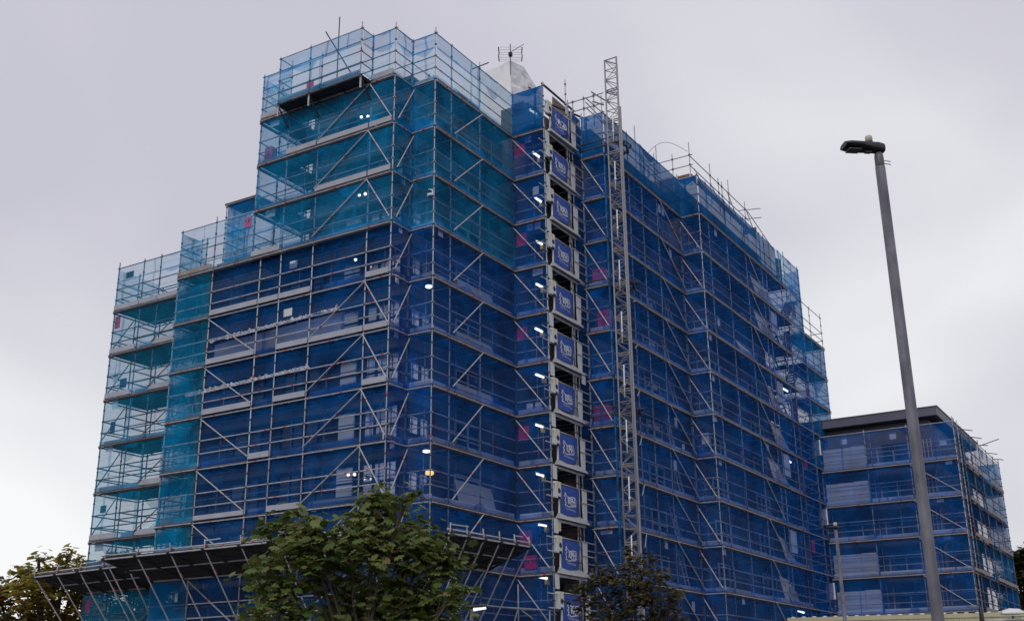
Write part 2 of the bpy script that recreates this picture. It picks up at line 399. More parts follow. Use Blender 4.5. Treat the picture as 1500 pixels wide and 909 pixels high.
# loose tubes above the top rail
mb = MB(); mb.tube((-1.82, 4.0, 26.45), (.1, 4.05, 25.3), .026); tc.part('loose_tube', mb, M['cup'])
mb = MB(); mb.tube((-1.79, 3.34, 24), (-1.79, 3.34, 26.9), .026); tc.part('loose_tube', mb, M['cup'])
mb = MB(); mb.tube((3.0, -.5, 26.06), (3.0, .3, 26.02), .026); tc.part('loose_tube', mb, M['cup'])
tc.std(1.08, 1.08, 0, 25)
for k in list(tc.st):
    if abs(k[1] - 7.85) < .01: tc.st[k] = (18, tc.st[k][1])
tc.finish()

# ---- stepped wing
wg = Scaf('lower stepped wing of pale netted scaffolding with sky showing through its open lifts', tube='darktube')
run(wg, (.3, 0), (0, 1), (1, 0), [11.95, 14.7, 15.77, 17.4], LV(4, 18), 'w', width=2.3, toe='toe', toe_off=-.10, net_off=-.05, seed=21, braces=[(11.95, 14.7)], inner=True, toprail=True)
run(wg, (.3, 17.4), (1, 0), (0, -1), [0, 1.15, 2.3], LV(4, 18), 'w', deck=False, inner=False, toe=None, net_off=-.05, seed=22, braces=[(1.15, .05)])
for y in (14.7, 15.77, 17.4): wg.std(1.45, y, 0, 19)
for z in LV(4, 18):
    mb = MB(); mb.tube((.3, 17.1, z + .5), (2.6, 16.9, z + .55)); mb.tube((.3, 15.77, z + 1), (2.6, 15.77, z + 1)); mb.tube((1.45, 12, z + 1), (1.45, 17.4, z + 1))
    wg.part('guard_rail', mb, M['darktube'])
    if z >= 6:
        wg.part('debris_net', net_panel(Vector((2.2, 13.1, 0)), Vector((-1, 0, 0)), Vector((0, -1, 0)), 0, 1.0, z - .25, z + 1.75, 0, 40 + z, amp=.09), NET['t'])
for z in LV(4, 16):
    wg.part('debris_net', net_panel(Vector((2.62, 13.0, 0)), Vector((0, 1, 0)), Vector((1, 0, 0)), 0, 4.4, z, z + 2, 0, 140 + z), NET['w'])
wg.finish()
bx = Scaf('small netted scaffold box on the lower roof beside the tallest block')
run(bx, (2, 0), (0, 1), (1, 0), [11.0, 12.75], [19.9], 'a', width=1.2, z0=17.6, ztop=2.7, rails=(.9, 1.8), toe=None, seed=25, toprail=True)
run(bx, (2, 12.75), (1, 0), (0, -1), [0, 1.2], [19.9], 't', deck=False, inner=False, z0=17.6, ztop=2.7, rails=(.9, 1.8), toe=None, seed=26)
mb = MB(); mb.slab((1.95, 10.9, 22.62), (0, 1, 0), (1, 0, 0), 1.95, 1.3, -.05); bx.part('roof_board', mb, M['ply'])
bx.finish()

# ---- hoist bay
hb = Scaf('narrow projecting hoist bay of scaffolding that carries the printed blue landing gates')
run(hb, (5.65, 0), (0, -1), (1, 0), [0, 1.5], LV(4, 24), lambda z: 'd' if z >= 24 else 'r', deck=True, width=1.05, inner=False, braces=[(0, 1.42)], net_off=-.05, seed=31, toprail=True, rails=(.5, 1.0))
for z in LV(4, 24):
    mb = MB()
    for j in range(5): mb.slab((6.75, -1.46 + j * .29, z - .05), (1, 0, 0), (0, 1, 0), 2.2, .27, .045)
    for x in (6.75, 7.6, 8.2, 8.9): mb.tube((x, -1.55, z - .12), (x, 0, z - .12), .0242, 6, 1)
    mb.box((5.72, -1.55, z - .16), (8.15, -1.5, z - .05), 1)
    hb.part('deck', mb, [M['dark'], M['galv']])
    hb.part('debris_net', net_panel(Vector((8.12, -1.5, 0)), Vector((1, 0, 0)), Vector((0, 1, 0)), 0, .95, z, z + 2 if z < 24 else 25.9, .05, 60 + z), NET['d' if z == 24 else 'r'])
    mb = MB()
    for h in (.5, 1.0): mb.tube((8.1, -1.5, z + h), (9.1, -1.5, z + h))
    hb.part('guard_rail', mb, M['galv'])
    hb.part('toe_board', (lambda m: (m.slab((8.15, -1.41, z), (1, 0, 0), (0, 0, 1), .9, .2, .03), m)[1])(MB()), M['toe'])
for x, y, t in ((5.65, -1.5, 26.1), (7.6, -1.52, 27.1), (7.82, -1.5, 26.2), (6.8, -.3, 25), (8.1, -1.5, 25.9)): hb.std(x, y, 0, t)
hb.finish()

# ---- right face and its outer bay
rf = Scaf('long right face of royal blue netted scaffolding from the mast to the stair tower')
run(rf, (9.06, -1.5), (0, -1), (1, 0), [0, 1.05], LV(4, 24), lambda z: 'd' if z >= 24 else 'r', deck=True, width=1.0, inner=False, braces=[(0, 1.0)], net_off=-.05, seed=41, toprail=True)
run(rf, (0, -2.55), (1, 0), (0, 1), [9.06, 11.45, 12.8, 14.45, 17.2], LV(4, 24), lambda z: 'd' if z >= 24 else 'r', braces=[(14.45, 17.1)], net_off=-.05, seed=42, toprail=True)
run(rf, (17.25, -2.5), (0, -1), (1, 0), [0, 1.05], LV(4, 24), lambda z: 'd' if z >= 24 else 'r', deck=False, inner=False, braces=[(0, 1.0)], net_off=-.05, seed=43, toprail=True)
run(rf, (0, -3.55), (1, 0), (0, 1), [17.25, 18.4, 20.85, 23.6, 26.1, 26.8, 29.3, 30.2], LV(4, 24), lambda z: [(17.25, 28.6, 'd'), (28.6, 30.2, 'p')] if z >= 24 else 'r', braces=[(23.6, 26.0)], net_off=-.05, seed=44, toprail=False)
# blue net wrapped round the corner pole by the mast
mb = MB()
rnd = random.Random(4); z = 3.5
while z < 23.5:
    z2 = z + rnd.uniform(.5, 1.2); mb.tube((9.06 + rnd.uniform(-.03, .03), -2.57, z), (9.06 + rnd.uniform(-.03, .03), -2.57, z2), rnd.uniform(.05, .085), 7); z = z2
rf.part('net_wrap', mb, NET['a'])
rf.finish()

# ---- stair tower and far bay
stt = Scaf('far stair tower scaffold with zigzag stairs at the end of the right face')
run(stt, (0, -3.55), (1, 0), (0, 1), [30.2, 32.9], LV(4, 24), lambda z: 'a' if z >= 20 else 'r', deck=False, width=2.2, toe=None, net_off=-.05, seed=51, toprail=True, rails=(.5, 1.0, 1.5))
run(stt, (0, -3.55), (1, 0), (0, 1), [32.9, 34.4, 36.75], LV(4, 22), lambda z: None if z >= 22 else ('a' if z > 12 else 'r'), width=1.3, net_off=-.05, seed=52, toprail=True, dmat='blueply')
run(stt, (36.75, -3.55), (0, 1), (-1, 0), [0, 1.3], LV(4, 22), lambda z: None if z >= 22 else 'a', deck=False, inner=False, toe=None, net_off=-.05, seed=53)
run(stt, (32.95, -3.5), (0, 1), (-1, 0), [0, 2.2], LV(4, 24), lambda z: 'a' if z >= 18 else 'r', deck=False, inner=False, toe=None, net_off=-.05, seed=54)
for z in LV(4, 22):
    stt.part('debris_net', net_panel(Vector((30.3, -1.3, 0)), Vector((1, 0, 0)), Vector((0, 1, 0)), 0, 2.6, z, z + 2, .05, 70 + z), NET['r' if z < 18 else 'a'])
for i, z in enumerate(LV(4, 22)):
    mb = MB(); a, b = (30.35, 32.7) if i % 2 else (32.7, 30.35)
    y = -3.3 if i % 2 else -2.5
    for yy in (y, y + .6): mb.tube((a, yy, z), (b, yy, z + 2), .045, 4)
    for k in range(9):
        t = (k + .5) / 9; x = lerp(a, b, t); mb.box((x - .11, y, z + 2 * t - .015), (x + .11, y + .6, z + 2 * t + .015))
    for h in (.95,): mb.tube((a, y, z + h), (b, y, z + 2 + h), .02)
    stt.part('stair_flight', mb, M['cup'])
    mb = MB(); mb.slab((30.2 if i % 2 else 32.2, -3.5, z), (1, 0, 0), (0, 1, 0), .7, 2.1, -.05); stt.part('landing', mb, M['board'])
    if i % 2 == 0:
        mb = MB(); mb.slab((30.9, -3.3, z + .1), (0, 1, 0), (0, 0, 1), .35, 1.55, .04); stt.part('panel', mb, M['redtimber'])
mb = MB(); mb.slab((29.5, -3.3, 24), (1, -.3, 0), (0, 0, 1), .45, 1.7, .05); stt.part('panel', mb, M['blueply'])
stt.finish()

# ---- annex scaffold
ax = Scaf('lower separate block of netted scaffolding under the grey overhanging roof')
AZ = [3.8, 5.8, 7.8, 9.8, 11.8, 13.8]
run(ax, (33.65, 0), (0, -1), (1, 0), [3.6, 6.2, 8.55, 11.05], AZ, 'r', width=1.25, net_off=-.05, seed=61, toprail=True, braces=[(8.55, 10.95)], toe_alt=[0])
ax.finish()
ay = Scaf('brown tube end face of the lower scaffolding block with boards along its lifts', tube='rust')
run(ay, (33.65, -11.05), (1, 0), (0, 1), [.35, 2.2, 4.7, 7.4, 10.0, 12.3, 14.45], AZ, lambda z: 'a' if z in (13.8, 3.8) or z > 13 else ('a' if z in (7.8, 11.8) else 'r'), width=1.25, seed=62, toe='toe_w', toe_off=-.05, toprail=True, braces=[(4.7, 7.3)])
run(ay, (48.1, -11.05), (0, 1), (-1, 0), [0, 1.25], AZ, 'a', deck=False, inner=False, toe=None, seed=63)
for x, dx, dz in ((35.9, .9, -.1), (38.3, 1.0, -.12), (41, .8, -.05), (41.2, 1.9, .35), (43.8, .9, -.1), (46, .9, -.1)):
    mb = MB(); mb.tube((x, -11.15, 15.75), (x + dx * .2, -11.15 - dx * .55, 15.75 + dz), .026); ay.part('tube_end', mb, M['rust'])
ay.part('debris_net', net_panel(Vector((33.65, -11.12, 0)), Vector((1, 0, 0)), Vector((0, 1, 0)), 0, 6.0, 1, 4.0, -.1, 90, amp=.1), NET['r'])
ay.part('debris_net', net_panel(Vector((33.65, -11.2, 0)), Vector((1, 0, 0)), Vector((0, 1, 0)), 5.2, 14.4, 1, 4.1, -.14, 91, amp=.12), NET['a'])
ay.finish()
# ------------------------------------------------------------------ buildings
tb = thing('apartment_building', 'tall dark brick apartment building wrapped in blue netted scaffolding', 'building')
def bbox(name, a, b, m, parent): q = MB(); q.box(a, b); return q.build(name, M[m], parent)
bbox('wall', (.35, 1.42, 0), (8.9, 6.3, 24.55), 'wall', tb)
bbox('wall', (.36, 6.3, 0), (8.9, 12.0, 18.5), 'wall', tb)
bbox('wall', (3.1, 12.0, 0), (8.9, 14.0, 18.3), 'wall', tb)
bbox('wall', (7.0, .02, 0), (8.95, 1.42, 26.3), 'wall', tb)
bbox('wall', (10.45, -1.15, 0), (18.7, 8, 25.5), 'wall', tb)
bbox('wall', (8.9, -.1, 0), (10.45, 8, 25.4), 'wall', tb)
bbox('wall', (18.7, -2.15, 0), (29.7, 8, 25.6), 'wall', tb)
bbox('parapet', (10.3, -1.3, 25.5), (18.8, 8, 26.1), 'wall', tb)
bbox('parapet', (18.6, -2.3, 25.6), (29.8, 8, 26.15), 'wall', tb)
bbox('parapet', (8.95, -.95, 25.4), (10.3, 8, 26.05), 'wall', tb)
bbox('wall', (3.1, 14.0, 0), (8.9, 17.0, 5.6), 'wall', tb)  # low block added to keep bright sky from showing through the wing nets
bbox('roof', (.25, 1.32, 24.55), (9.0, 6.4, 24.7), 'slab', tb)
bbox('roof', (.28, 6.4, 18.5), (9.0, 12.1, 18.65), 'slab', tb)
for z in LV(4, 24):
    q = MB(); q.box((.31, 1.38, z - .32), (.36, 6.3, z - .12))
    if z <= 16: q.box((.32, 6.3, z - .32), (.37, 11.9, z - .12))
    q.build('floor_band', M['slab'], tb)
    q = MB(); q.box((.36, 1.37, z - .32), (7, 1.43, z - .12)); q.build('floor_band', M['slab'], tb)
def window(parent, o, u, nrm, w, h, mull=1, pane='sky_mirror', bar=True, fr='frame'):
    """o: lower corner on the wall, u: along the wall, nrm: out of the wall"""
    o, u, nrm = Vector(o), Vector(u), Vector(nrm); Zv = Vector((0, 0, 1)); f = MB(); t = .06
    def bar_(a, b, c, e): f.hexa([o + u*a + Zv*c + nrm*.003, o + u*b + Zv*c + nrm*.003, o + u*b + Zv*c + nrm*.07, o + u*a + Zv*c + nrm*.07,
                                  o + u*a + Zv*e + nrm*.003, o + u*b + Zv*e + nrm*.003, o + u*b + Zv*e + nrm*.07, o + u*a + Zv*e + nrm*.07])
    bar_(0, t, 0, h); bar_(w - t, w, 0, h); bar_(t, w - t, 0, t); bar_(t, w - t, h - t, h)
    for k in range(mull):
        x = w * (k + 1) / (mull + 1); bar_(x - .035, x + .035, t, h - t)
    if bar: bar_(t, w - t, h * .42, h * .42 + .05)
    fo = f.build('window', M[fr], parent)
    p = MB(); p.face([o + nrm*.02 + u*t + Zv*t, o + nrm*.02 + u*(w-t) + Zv*t, o + nrm*.02 + u*(w-t) + Zv*(h-t), o + nrm*.02 + u*t + Zv*(h-t)])
    p.build('pane', M[pane], fo)
rw = random.Random(12)
for z in LV(6, 24):
    if z < 24:
        window(tb, (.31, 4.45, z + .45), (0, -1, 0), (-1, 0, 0), .95, 1.15, 0, 'sky_mirror')
        window(tb, (.31, 3.2, z + .3), (0, -1, 0), (-1, 0, 0), 1.6, 1.3, 2, 'sky_mirror')
        window(tb, (.5, 1.37, z + .5), (1, 0, 0), (0, -1, 0), 1.3, .75, 1, 'sky_mirror', bar=False)
        if z < 17:
            window(tb, (.32, 9.6, z + .4), (0, -1, 0), (-1, 0, 0), 1.5, 1.2, 1, 'glass')
            window(tb, (.32, 7.2, z + .4), (0, -1, 0), (-1, 0, 0), 1.9, 1.2, 2, 'glass')
    window(tb, (3.4, 1.37, z + .35), (1, 0, 0), (0, -1, 0), 1.7, 1.2, 1, 'glass', fr='white')
    window(tb, (11.8, -1.2, z + .35), (1, 0, 0), (0, -1, 0), 1.7, 1.2, 1, 'glass', fr='white')
    window(tb, (15, -1.2, z + .35), (1, 0, 0), (0, -1, 0), 1.6, 1.2, 1, 'glass', fr='white')
    window(tb, (20, -2.2, z + .35), (1, 0, 0), (0, -1, 0), 2.0, 1.2, 2, 'glass', fr='white')
    window(tb, (26, -2.2, z + .35), (1, 0, 0), (0, -1, 0), 2.0, 1.2, 2, 'glass', fr='white')

an = thing('annex_building', 'lower brown brick block with a wide slate grey overhanging roof', 'building')
bbox('wall', (35.15, -9.6, 0), (46, -2, 15.9), 'wall', an)
bbox('wall', (36.5, -2, 0), (46, 6, 15.9), 'wall', an)
q = MB(); q.hexa([(34.66, -10.1, 16.5), (46.5, -10.1, 16.5), (46.5, 2, 16.5), (34.66, 2, 16.5), (34.62, -10.15, 16.97), (46.6, -10.15, 16.97), (46.6, 2, 16.97), (34.62, 2, 16.97)])
rfo = q.build('roof', M['steelroof'], an)
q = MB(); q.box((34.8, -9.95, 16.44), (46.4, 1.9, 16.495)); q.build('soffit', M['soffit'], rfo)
q = MB(); q.box((34.58, -10.19, 16.97), (46.64, 2, 17.02)); q.build('edge_trim', M['lampgrey'], rfo)
bbox('wall', (35.3, -9.5, 15.9), (45.8, 1, 16.44), 'wallg', an)
for z in AZ:
    window(an, (35.1, -6.75, z + .2), (0, -1, 0), (-1, 0, 0), 1.5, 1.25, 1, 'glass')
    window(an, (35.1, -4.2, z + .2), (0, -1, 0), (-1, 0, 0), 1.4, 1.25, 1, 'glass')
    q = MB()
    for y in (-6.5, -8.62, -7.4, -5.2):
        h = rw.uniform(.7, 1.5); z0 = z + rw.uniform(0, .3); q = MB(); q.box((35.05, y - .03, z0), (35.1, y + .03, z0 + h)); q.build('batten', M['cream'], an)
    for y in [-8.9 - .1 * k for k in range(7)][::2]:
        q = MB(); q.box((35.1, y - .025, z + .05), (35.14, y + .025, z + 1.5)); q.build('batten', M['cream'], an)

# white wrapped roof housing
wr = thing('wrapped_roof_housing', 'white shrink wrapped housing standing on the highest roof', 'roof cover')
def wrapface(p00, p10, p11, p01, seed):
    q = MB(); p = [Vector(x) for x in (p00, p10, p11, p01)]; nn = (p[1] - p[0]).cross(p[3] - p[0]).normalized()
    def fn(u, v):
        b = p[0].lerp(p[1], u).lerp(p[3].lerp(p[2], u), v); e = min(1, 8 * min(u, 1 - u, v, 1 - v))
        k = Vector((u * 5, v * 4, seed)); return b + nn * e * (.10 * noise.noise(k) + .06 * abs(noise.noise(k * 3)) - .03)
    q.grid(fn, 26, 20); return q.build('wrap_sheet', M['wrap'], wr)
zb = 24.72
F0 = [(8.82, 2.0, zb), (12.4, 2.0, zb), (11.6, 2.0, 29.55), (10.1, 2.05, 30.3), (8.82, 2.0, 29.95)]
F1 = [(x, 7.2, z - (.5 if z > 25 else 0)) for x, y, z in F0]
wrapface(F0[0], F0[1], F0[2], (8.82, 2.0, 28.6), 1); wrapface((8.82, 2.0, 28.6), F0[2], F0[3], F0[4], 6)
wrapface(F1[0], F0[0], F0[4], F1[4], 2); wrapface(F0[1], F1[1], F1[2], F0[2], 3); wrapface(F0[2], F1[2], F1[3], F0[3], 4); wrapface(F0[3], F1[3], F1[4], F0[4], 5); wrapface(F1[1], F1[0], F1[4], F1[2], 7)
ae = thing('television_aerial', 'small grid television aerial on the white wrapped roof housing', 'aerial', loc=(8.75, 1.96, 29.75))
q = MB(); q.tube((0, 0, -.6), (0, 0, 1.05), .022); q.build('mast', M['wire'], ae)
q = MB()
for sgn in (-1, 1):
    for z in (.12, .52):
        q.tube((.28 * sgn, -.45 * sgn, z), (.3 * sgn, -.47 * sgn, z + .36), .028)
for z in (.12, .22, .33, .48, .6, .74, .88): q.tube((-.3, .47, z), (.3, -.47, z), .006, 4)
q.build('grid', M['wire'], ae)
q = MB(); q.box((-.08, -.08, .38), (.06, .06, .58)); q.tube((0, 0, .6), (.35, -.55, 1.05), .014); q.build('dipole', M['black'], ae)
tp = thing('tube_bracket', 'short dark tube end sticking out beside the white wrapped roof', 'bracket', loc=(10.45, 2.0, 29.35))
q = MB(); q.tube((0, 0, 0), (.62, 0, .1), .03); q.tube((.1, 0, .02), (.22, 0, -.22), .03); q.build('tube', M['dark'], tp)
q = MB(); q.slab((8.7, -.28, 25.4), (1, 0, 0), (0, 0, 1), 1.75, 1.9, -.04)
hd = thing('plywood_hoarding', 'grey brown plywood screen behind the topmost landing gate', 'hoarding')
q.build('board', M['ply'], hd)
q = MB(); q.tube((7.5, -.4, 27.35), (10.5, -.4, 27.35), .05, 8); q.tube((8.2, -.45, 26.6), (10.4, -1.2, 26.6), .05, 6); q.build('beam', M['dark'], hd)

# guard rails on the roof
gr1 = thing('roof_guard_rail', 'guard rail of grey tubes along the roof edge next to the mast top', 'guard rail')
for p0, p1, posts in (((9.35, -.5, 0), (9.35, -2.5, 0), (.22, .5, .75)), ((9.3, -1.62, 0), (17.3, -1.62, 0), (.2, .36, .64, .72, .95))):
    p0, p1 = Vector(p0), Vector(p1)
    q = MB()
    for z in (26.62, 27.12): q.tube(p0 + Vector((0, 0, z)), p1 + Vector((0, 0, z)), .026)
    if p1.x > 15: q.tube(p0 + Vector((0, 0, 26.9)), p1 + Vector((0, 0, 26.3)), .026); 
    q.build('rail', M['galv'], gr1)
    for i, t in enumerate(posts):
        p = p0.lerp(p1, t); q = MB(); q.tube(p + Vector((0, 0, 25.6)), p + Vector((0, 0, 27.25 if i % 2 else 28.0 if p1.x > 15 else 27.2)), .026)
        for z in (26.62, 27.12): q.tube(p + Vector((0, 0, z - .05)), p + Vector((0, 0, z + .05)), .05, 6, 1)
        q.build('post', [M['galv'], M['cup']], gr1)
q = MB(); q.tube((9.35, -1.9, 27.35), (9.4, -2.75, 26.55), .03); q.tube((9.35, -1.95, 26.85), (9.35, -2.5, 26.5), .03); q.build('brace', M['cup'], gr1)
gr2 = thing('roof_guard_rail', 'longer roof edge guard rail with brown boards above the outer right face', 'guard rail')
q = MB()
for z in (27.05, 27.6): q.tube((18.0, -2.92, z), (26.5, -2.92, z), .026); q.tube((18.05, -3.1, z), (18.05, -.6, z), .026)
q.build('rail', M['galv'], gr2)
for x, y, t in ((18.02, -2.95, 28.3), (18.05, -2.0, 27.9), (18.05, -1.0, 27.75), (20.85, -2.92, 28.3), (22.0, -2.92, 27.9), (22.5, -2.92, 27.9), (23.5, -2.92, 28.4), (26.0, -2.92, 28.05)):
    q = MB(); q.tube((x, y, 25.9), (x, y, t), .026)
    for z in (27.05, 27.6): q.tube((x, y, z - .05), (x, y, z + .05), .05, 6, 1)
    q.build('post', [M['galv'], M['cup']], gr2)
for a_, b2 in ((18.6, 27.05), (20.8, 27.05), (23.2, 27.6), (26.1, 27.6)):
    q = MB(); q.tube((a_, -2.95, b2), (a_ + 1.6, -2.95, 26.2), .026); q.build('brace', M['galv'], gr2)
for x0, x1 in ((18.0, 20.4), (20.5, 23.9), (24.0, 27.3)):
    q = MB(); q.slab((x0, -2.98, 26.2), (1, 0, 0), (0, 0, 1), x1 - x0, .32, .04); q.build('toe_board', M['redtimber'], gr2)
q = MB(); q.slab((17.98, -2.9, 26.2), (0, 1, 0), (0, 0, 1), 2.4, .36, .04); q.build('toe_board', M['redtimber'], gr2)
q = MB(); q.tube((26.5, -2.92, 27.6), (29.2, -3.4, 26.0), .026); q.tube((26.0, -2.5, 27.6), (26.4, -3.7, 27.6), .026); q.tube((26.0, -2.5, 27.05), (26.4, -3.7, 27.05), .026); q.build('end_tube', M['galv'], gr2)
q = MB(); q.slab((26.4, -3.35, 26.25), (0, 1, 0), (0, 0, 1), .8, .3, .04); q.build('toe_board', M['redtimber'], gr2)
cab = thing('cable_coil', 'thin cable looping from a yellow coil on the roof guard rail', 'cable')
q = MB(); pts = []
for k in range(15):
    t = k / 14; pts.append((18.0 - .1 * t, -.2 - 2.7 * t, 27.75 + 1.0 * math.sin(math.pi * t) * (1 - .2 * t)))
q.poly(pts, .012, 5); q.build('cable', M['cup'], cab)
q = MB()
for r_ in (.0, .05, .1):
    pp = [(18.0, -.6 + .14 * math.cos(a) + r_, 27.25 + .42 * math.sin(a)) for a in [i * .55 for i in range(13)]]; q.poly(pp, .022, 5)
q.build('coil', M['cream'], cab)
un = thing('roof_unit', 'dark grey roof unit with a white trim behind the brown boards', 'roof unit')
q = MB(); q.box((18.9, -1.6, 26.15), (20.4, .6, 26.95)); q.build('casing', M['lampgrey'], un)
q = MB(); q.box((18.85, -1.65, 26.95), (20.45, .65, 27.1)); q.build('lid', M['white'], un)

# ------------------------------------------------------------------ landing gates
def text_mesh(body, size, extrude=.0, bold=.0, shear=0.):
    cu = bpy.data.curves.new('lettering', 'FONT'); cu.body = body; cu.size = size; cu.align_x = 'CENTER'; cu.align_y = 'CENTER'; cu.offset = bold; cu.shear = shear
    cu.resolution_u = 3
    o = bpy.data.objects.new('lettering', cu); COL.objects.link(o); bpy.context.view_layer.update()
    me = bpy.data.meshes.new_from_object(o.evaluated_get(bpy.context.evaluated_depsgraph_get()))
    bpy.data.objects.remove(o); bpy.data.curves.remove(cu); return me
ORD = ['topmost', 'second', 'third', 'fourth', 'fifth', 'sixth', 'seventh', 'eighth', 'ninth', 'tenth', 'lowest']
def make_gate(i, label, loc):
    rg = random.Random(40 + i); sd_ = i * 5.1; bulge = rg.uniform(.03, .09); crumple = .11 if i == 0 else rg.uniform(.01, .045); rb = rg.uniform(-.08, .12)
    gate0 = thing('landing_gate', label, 'landing gate', 'printed landing gates up the hoist bay', loc, rg.uniform(-.02, .02))
    def banner_pt(x, z):     # cloth surface, bulging a little
        return -.075 - bulge * math.sin(math.pi * min(1, max(0, (x - .45) / 1.55))) * (1.25 - z) + crumple * noise.noise(Vector((x * 3.2, z * 3.2, sd_)))
    q = MB()
    def fnb(u, v):
        z = lerp(.13, 1.17, v); xr = lerp(1.80 + rb, 2.0, min(1, v * 1.3)); x = lerp(.42 + .06 * v, xr, u)
        return (x, banner_pt(x, z) + .006 * noise.noise(Vector((x * 4, z * 4, 0))), z - .05 * math.sin(math.pi * u) * (1 - v))
    q.grid(fnb, 26, 18); bn = q.build('banner', M['banner'], gate0)
    # emblem: chequered staff and waving outline round the letters
    q = MB()
    def P2(x, z): return (x, banner_pt(x, z) - .014, z)
    def stroke(pts, w):
        for (x0, z0), (x1, z1) in zip(pts, pts[1:]):
            dx, dz = x1 - x0, z1 - z0; L_ = math.hypot(dx, dz); nx, nz = -dz / L_ * w / 2, dx / L_ * w / 2
            ex, ez = dx / L_ * w * .35, dz / L_ * w * .35
            q.face([P2(x0 - nx - ex, z0 - nz - ez), P2(x1 - nx + ex, z1 - nz + ez), P2(x1 + nx + ex, z1 + nz + ez), P2(x0 + nx - ex, z0 + nz - ez)])
    stroke([(.86, .92), (.98, .80), (1.16, .76), (1.36, .80), (1.60, .80), (1.66, .72), (1.66, .55), (1.60, .47), (1.40, .45), (1.16, .42), (1.00, .40), (.92, .46)], .035)
    stroke([(1.22, .475), (1.58, .505)], .022)
    for k in range(6):
        z = .42 + k * .085; x = .80 + (.02 if k % 2 else -.02)
        q.face([P2(x, z), P2(x + .085, z + .012), P2(x + .085, z + .07), P2(x, z + .058)])
    stroke([(.86, .40), (.86, .93)], .02)
    q.build('emblem', M['letter'], bn)
    for body, size, bold, x0, z0 in (('RPH', .31, .012, 1.31, .62), ('The Hoist People', .115, .0, 1.22, .31)):
        me = text_mesh(body, size, bold=bold)
        for v in me.vertices:
            x, z = v.co.x * (1.0 if size > .2 else .95) + x0, v.co.y * (1.12 if size > .2 else 1.) + z0 - (v.co.x * .03); v.co = P2(x, z)
        me.materials.clear(); me.materials.append(M['letter'])
        o = bpy.data.objects.new('lettering', me); COL.objects.link(o); o.parent = bn
    q = MB(); q.poly([(.47, -.05, .1), (.47, -.05, 1.22), (2.0, -.05, 1.22), (2.06, -.05, 1.16), (2.06, -.05, .15)], .022, 8); q.build('gate_frame', M['alu'], gate0)
    q = MB(); q.hexa([(.3, -.20, -.12), (2.6, -.20, -.12), (2.6, .02, -.08), (.3, .02, -.08), (.3, -.18, -.05), (2.6, -.18, -.05), (2.1, -.03, .17), (.46, -.03, .17)]); q.build('sill_tray', M['alu'], gate0)
    q = MB(); q.box((.06, -.17, .62), (.44, -.03, 1.24)); cb = q.build('control_box', M['box'], gate0)
    q = MB(); q.lathe((.30, -.171, .90), [(.098, 0), (.098, .006)], 18, axis=(0, -1, 0), smooth=False); q.build('round_opening', M['black'], cb)
    q = MB(); q.box((.17, -.178, 1.0), (.25, -.171, 1.2)); q.build('sticker', M['yellow'], cb)
    q = MB(); q.box((.2, -.176, .60), (.40, -.12, .69)); q.build('slot', M['black'], cb)
    q = MB(); q.box((.40, -.10, .1), (.455, -.05, .62)); q.build('upright', M['white'], gate0)
    q = MB()
    def fnp(u, v):
        x = lerp(2.17, 2.60, u) - .06 * (1 - v) * (u - .3); z = lerp(.02, 1.20, v); return (x, -.10 - .02 * noise.noise(Vector((u * 2, v * 3, 4))), z)
    q.grid(fnp, 6, 10); q.build('side_panel', M['greysheet'], gate0)
    for z, xs in ((1.14, (-.62, .06)), (.64, (-.55, .42)), (1.22, (2.1, 3.15)), (.70, (2.15, 3.2))):
        q = MB(); q.tube((xs[0], -.12, z), (xs[1], -.12, z), .024); q.build('stub_rail', M['alu'], gate0)
    q = MB(); q.box((.08, -.06, -.66), (.36, -.03, -.16)); q.build('guide_plate', M['box'], gate0)
    q = MB(); q.tube((2.05, .01, .1), (2.05, .01, 2.0), .028, 8); q.build('gate_post', M['galv'], gate0)
for i, z in enumerate(range(24, 3, -2)):
    w = ORD[i] if i in (0, 10) else ORD[i] + ' from the top'
    make_gate(i, f'blue printed landing gate, {w} in the hoist bay column', (5.62, -1.5, z + .06))

# strip lamps beside the gates
def strip_lamp(label, loc, length, grp, lamp=True, box=True, pivot=0):
    t = thing('strip_lamp', label, 'strip lamp', grp, loc)
    rs = random.Random(int(loc[2] * 100)); dz, dy = rs.uniform(-.05, .04), rs.uniform(-.08, .08); t.rotation_euler = (0, dz, dy)
    q = MB(); q.tube((0, 0, 0), (length, 0, 0), .036, 8); q.build('tube', M['strip'], t)
    q = MB(); q.box((-.03, -.05, .036), (length + .03, .05, .075)); q.build('fitting', M['box'], t)
    if box:
        q = MB(); q.box((length - .02, -.03, -.22), (length + .14, .09, -.02)); q.build('transformer', M['yellow'], t)
        q = MB(); q.tube((length + .05, .02, -.2), (length + .06, .02, -.9), .012, 5); q.build('cable', M['yellow'], t)
    return t
for i, (x, z, L_) in enumerate([(5.61, 24.98, .45), (5.77, 23.07, .5), (5.87, 21.06, .5), (5.92, 19.14, .42), (5.83, 17.28, .5), (5.7, 15.38, .55), (5.66, 13.5, .55), (5.62, 11.5, .5), (5.6, 9.62, .5), (5.68, 7.74, .5), (5.66, 5.83, .5)]):
    w = ORD[i] if i in (0, 10) else ORD[i] + ' from the top'
    strip_lamp(f'lit strip lamp level with the {w} landing gate', (x, -.9, z), L_, 'lit strip lamps beside the landing gates')
for i, (x, z) in enumerate([(27.95, 21.5), (28.3, 17.65), (28.0, 13.62), (27.75, 5.72)]):
    w = ['highest', 'second highest', 'third highest', 'lowest'][i]
    strip_lamp(f'lit strip lamp near the stair tower, {w} of four', (x, -3.35, z), .9 if i else .5, 'lit strip lamps by the stair tower', box=False)

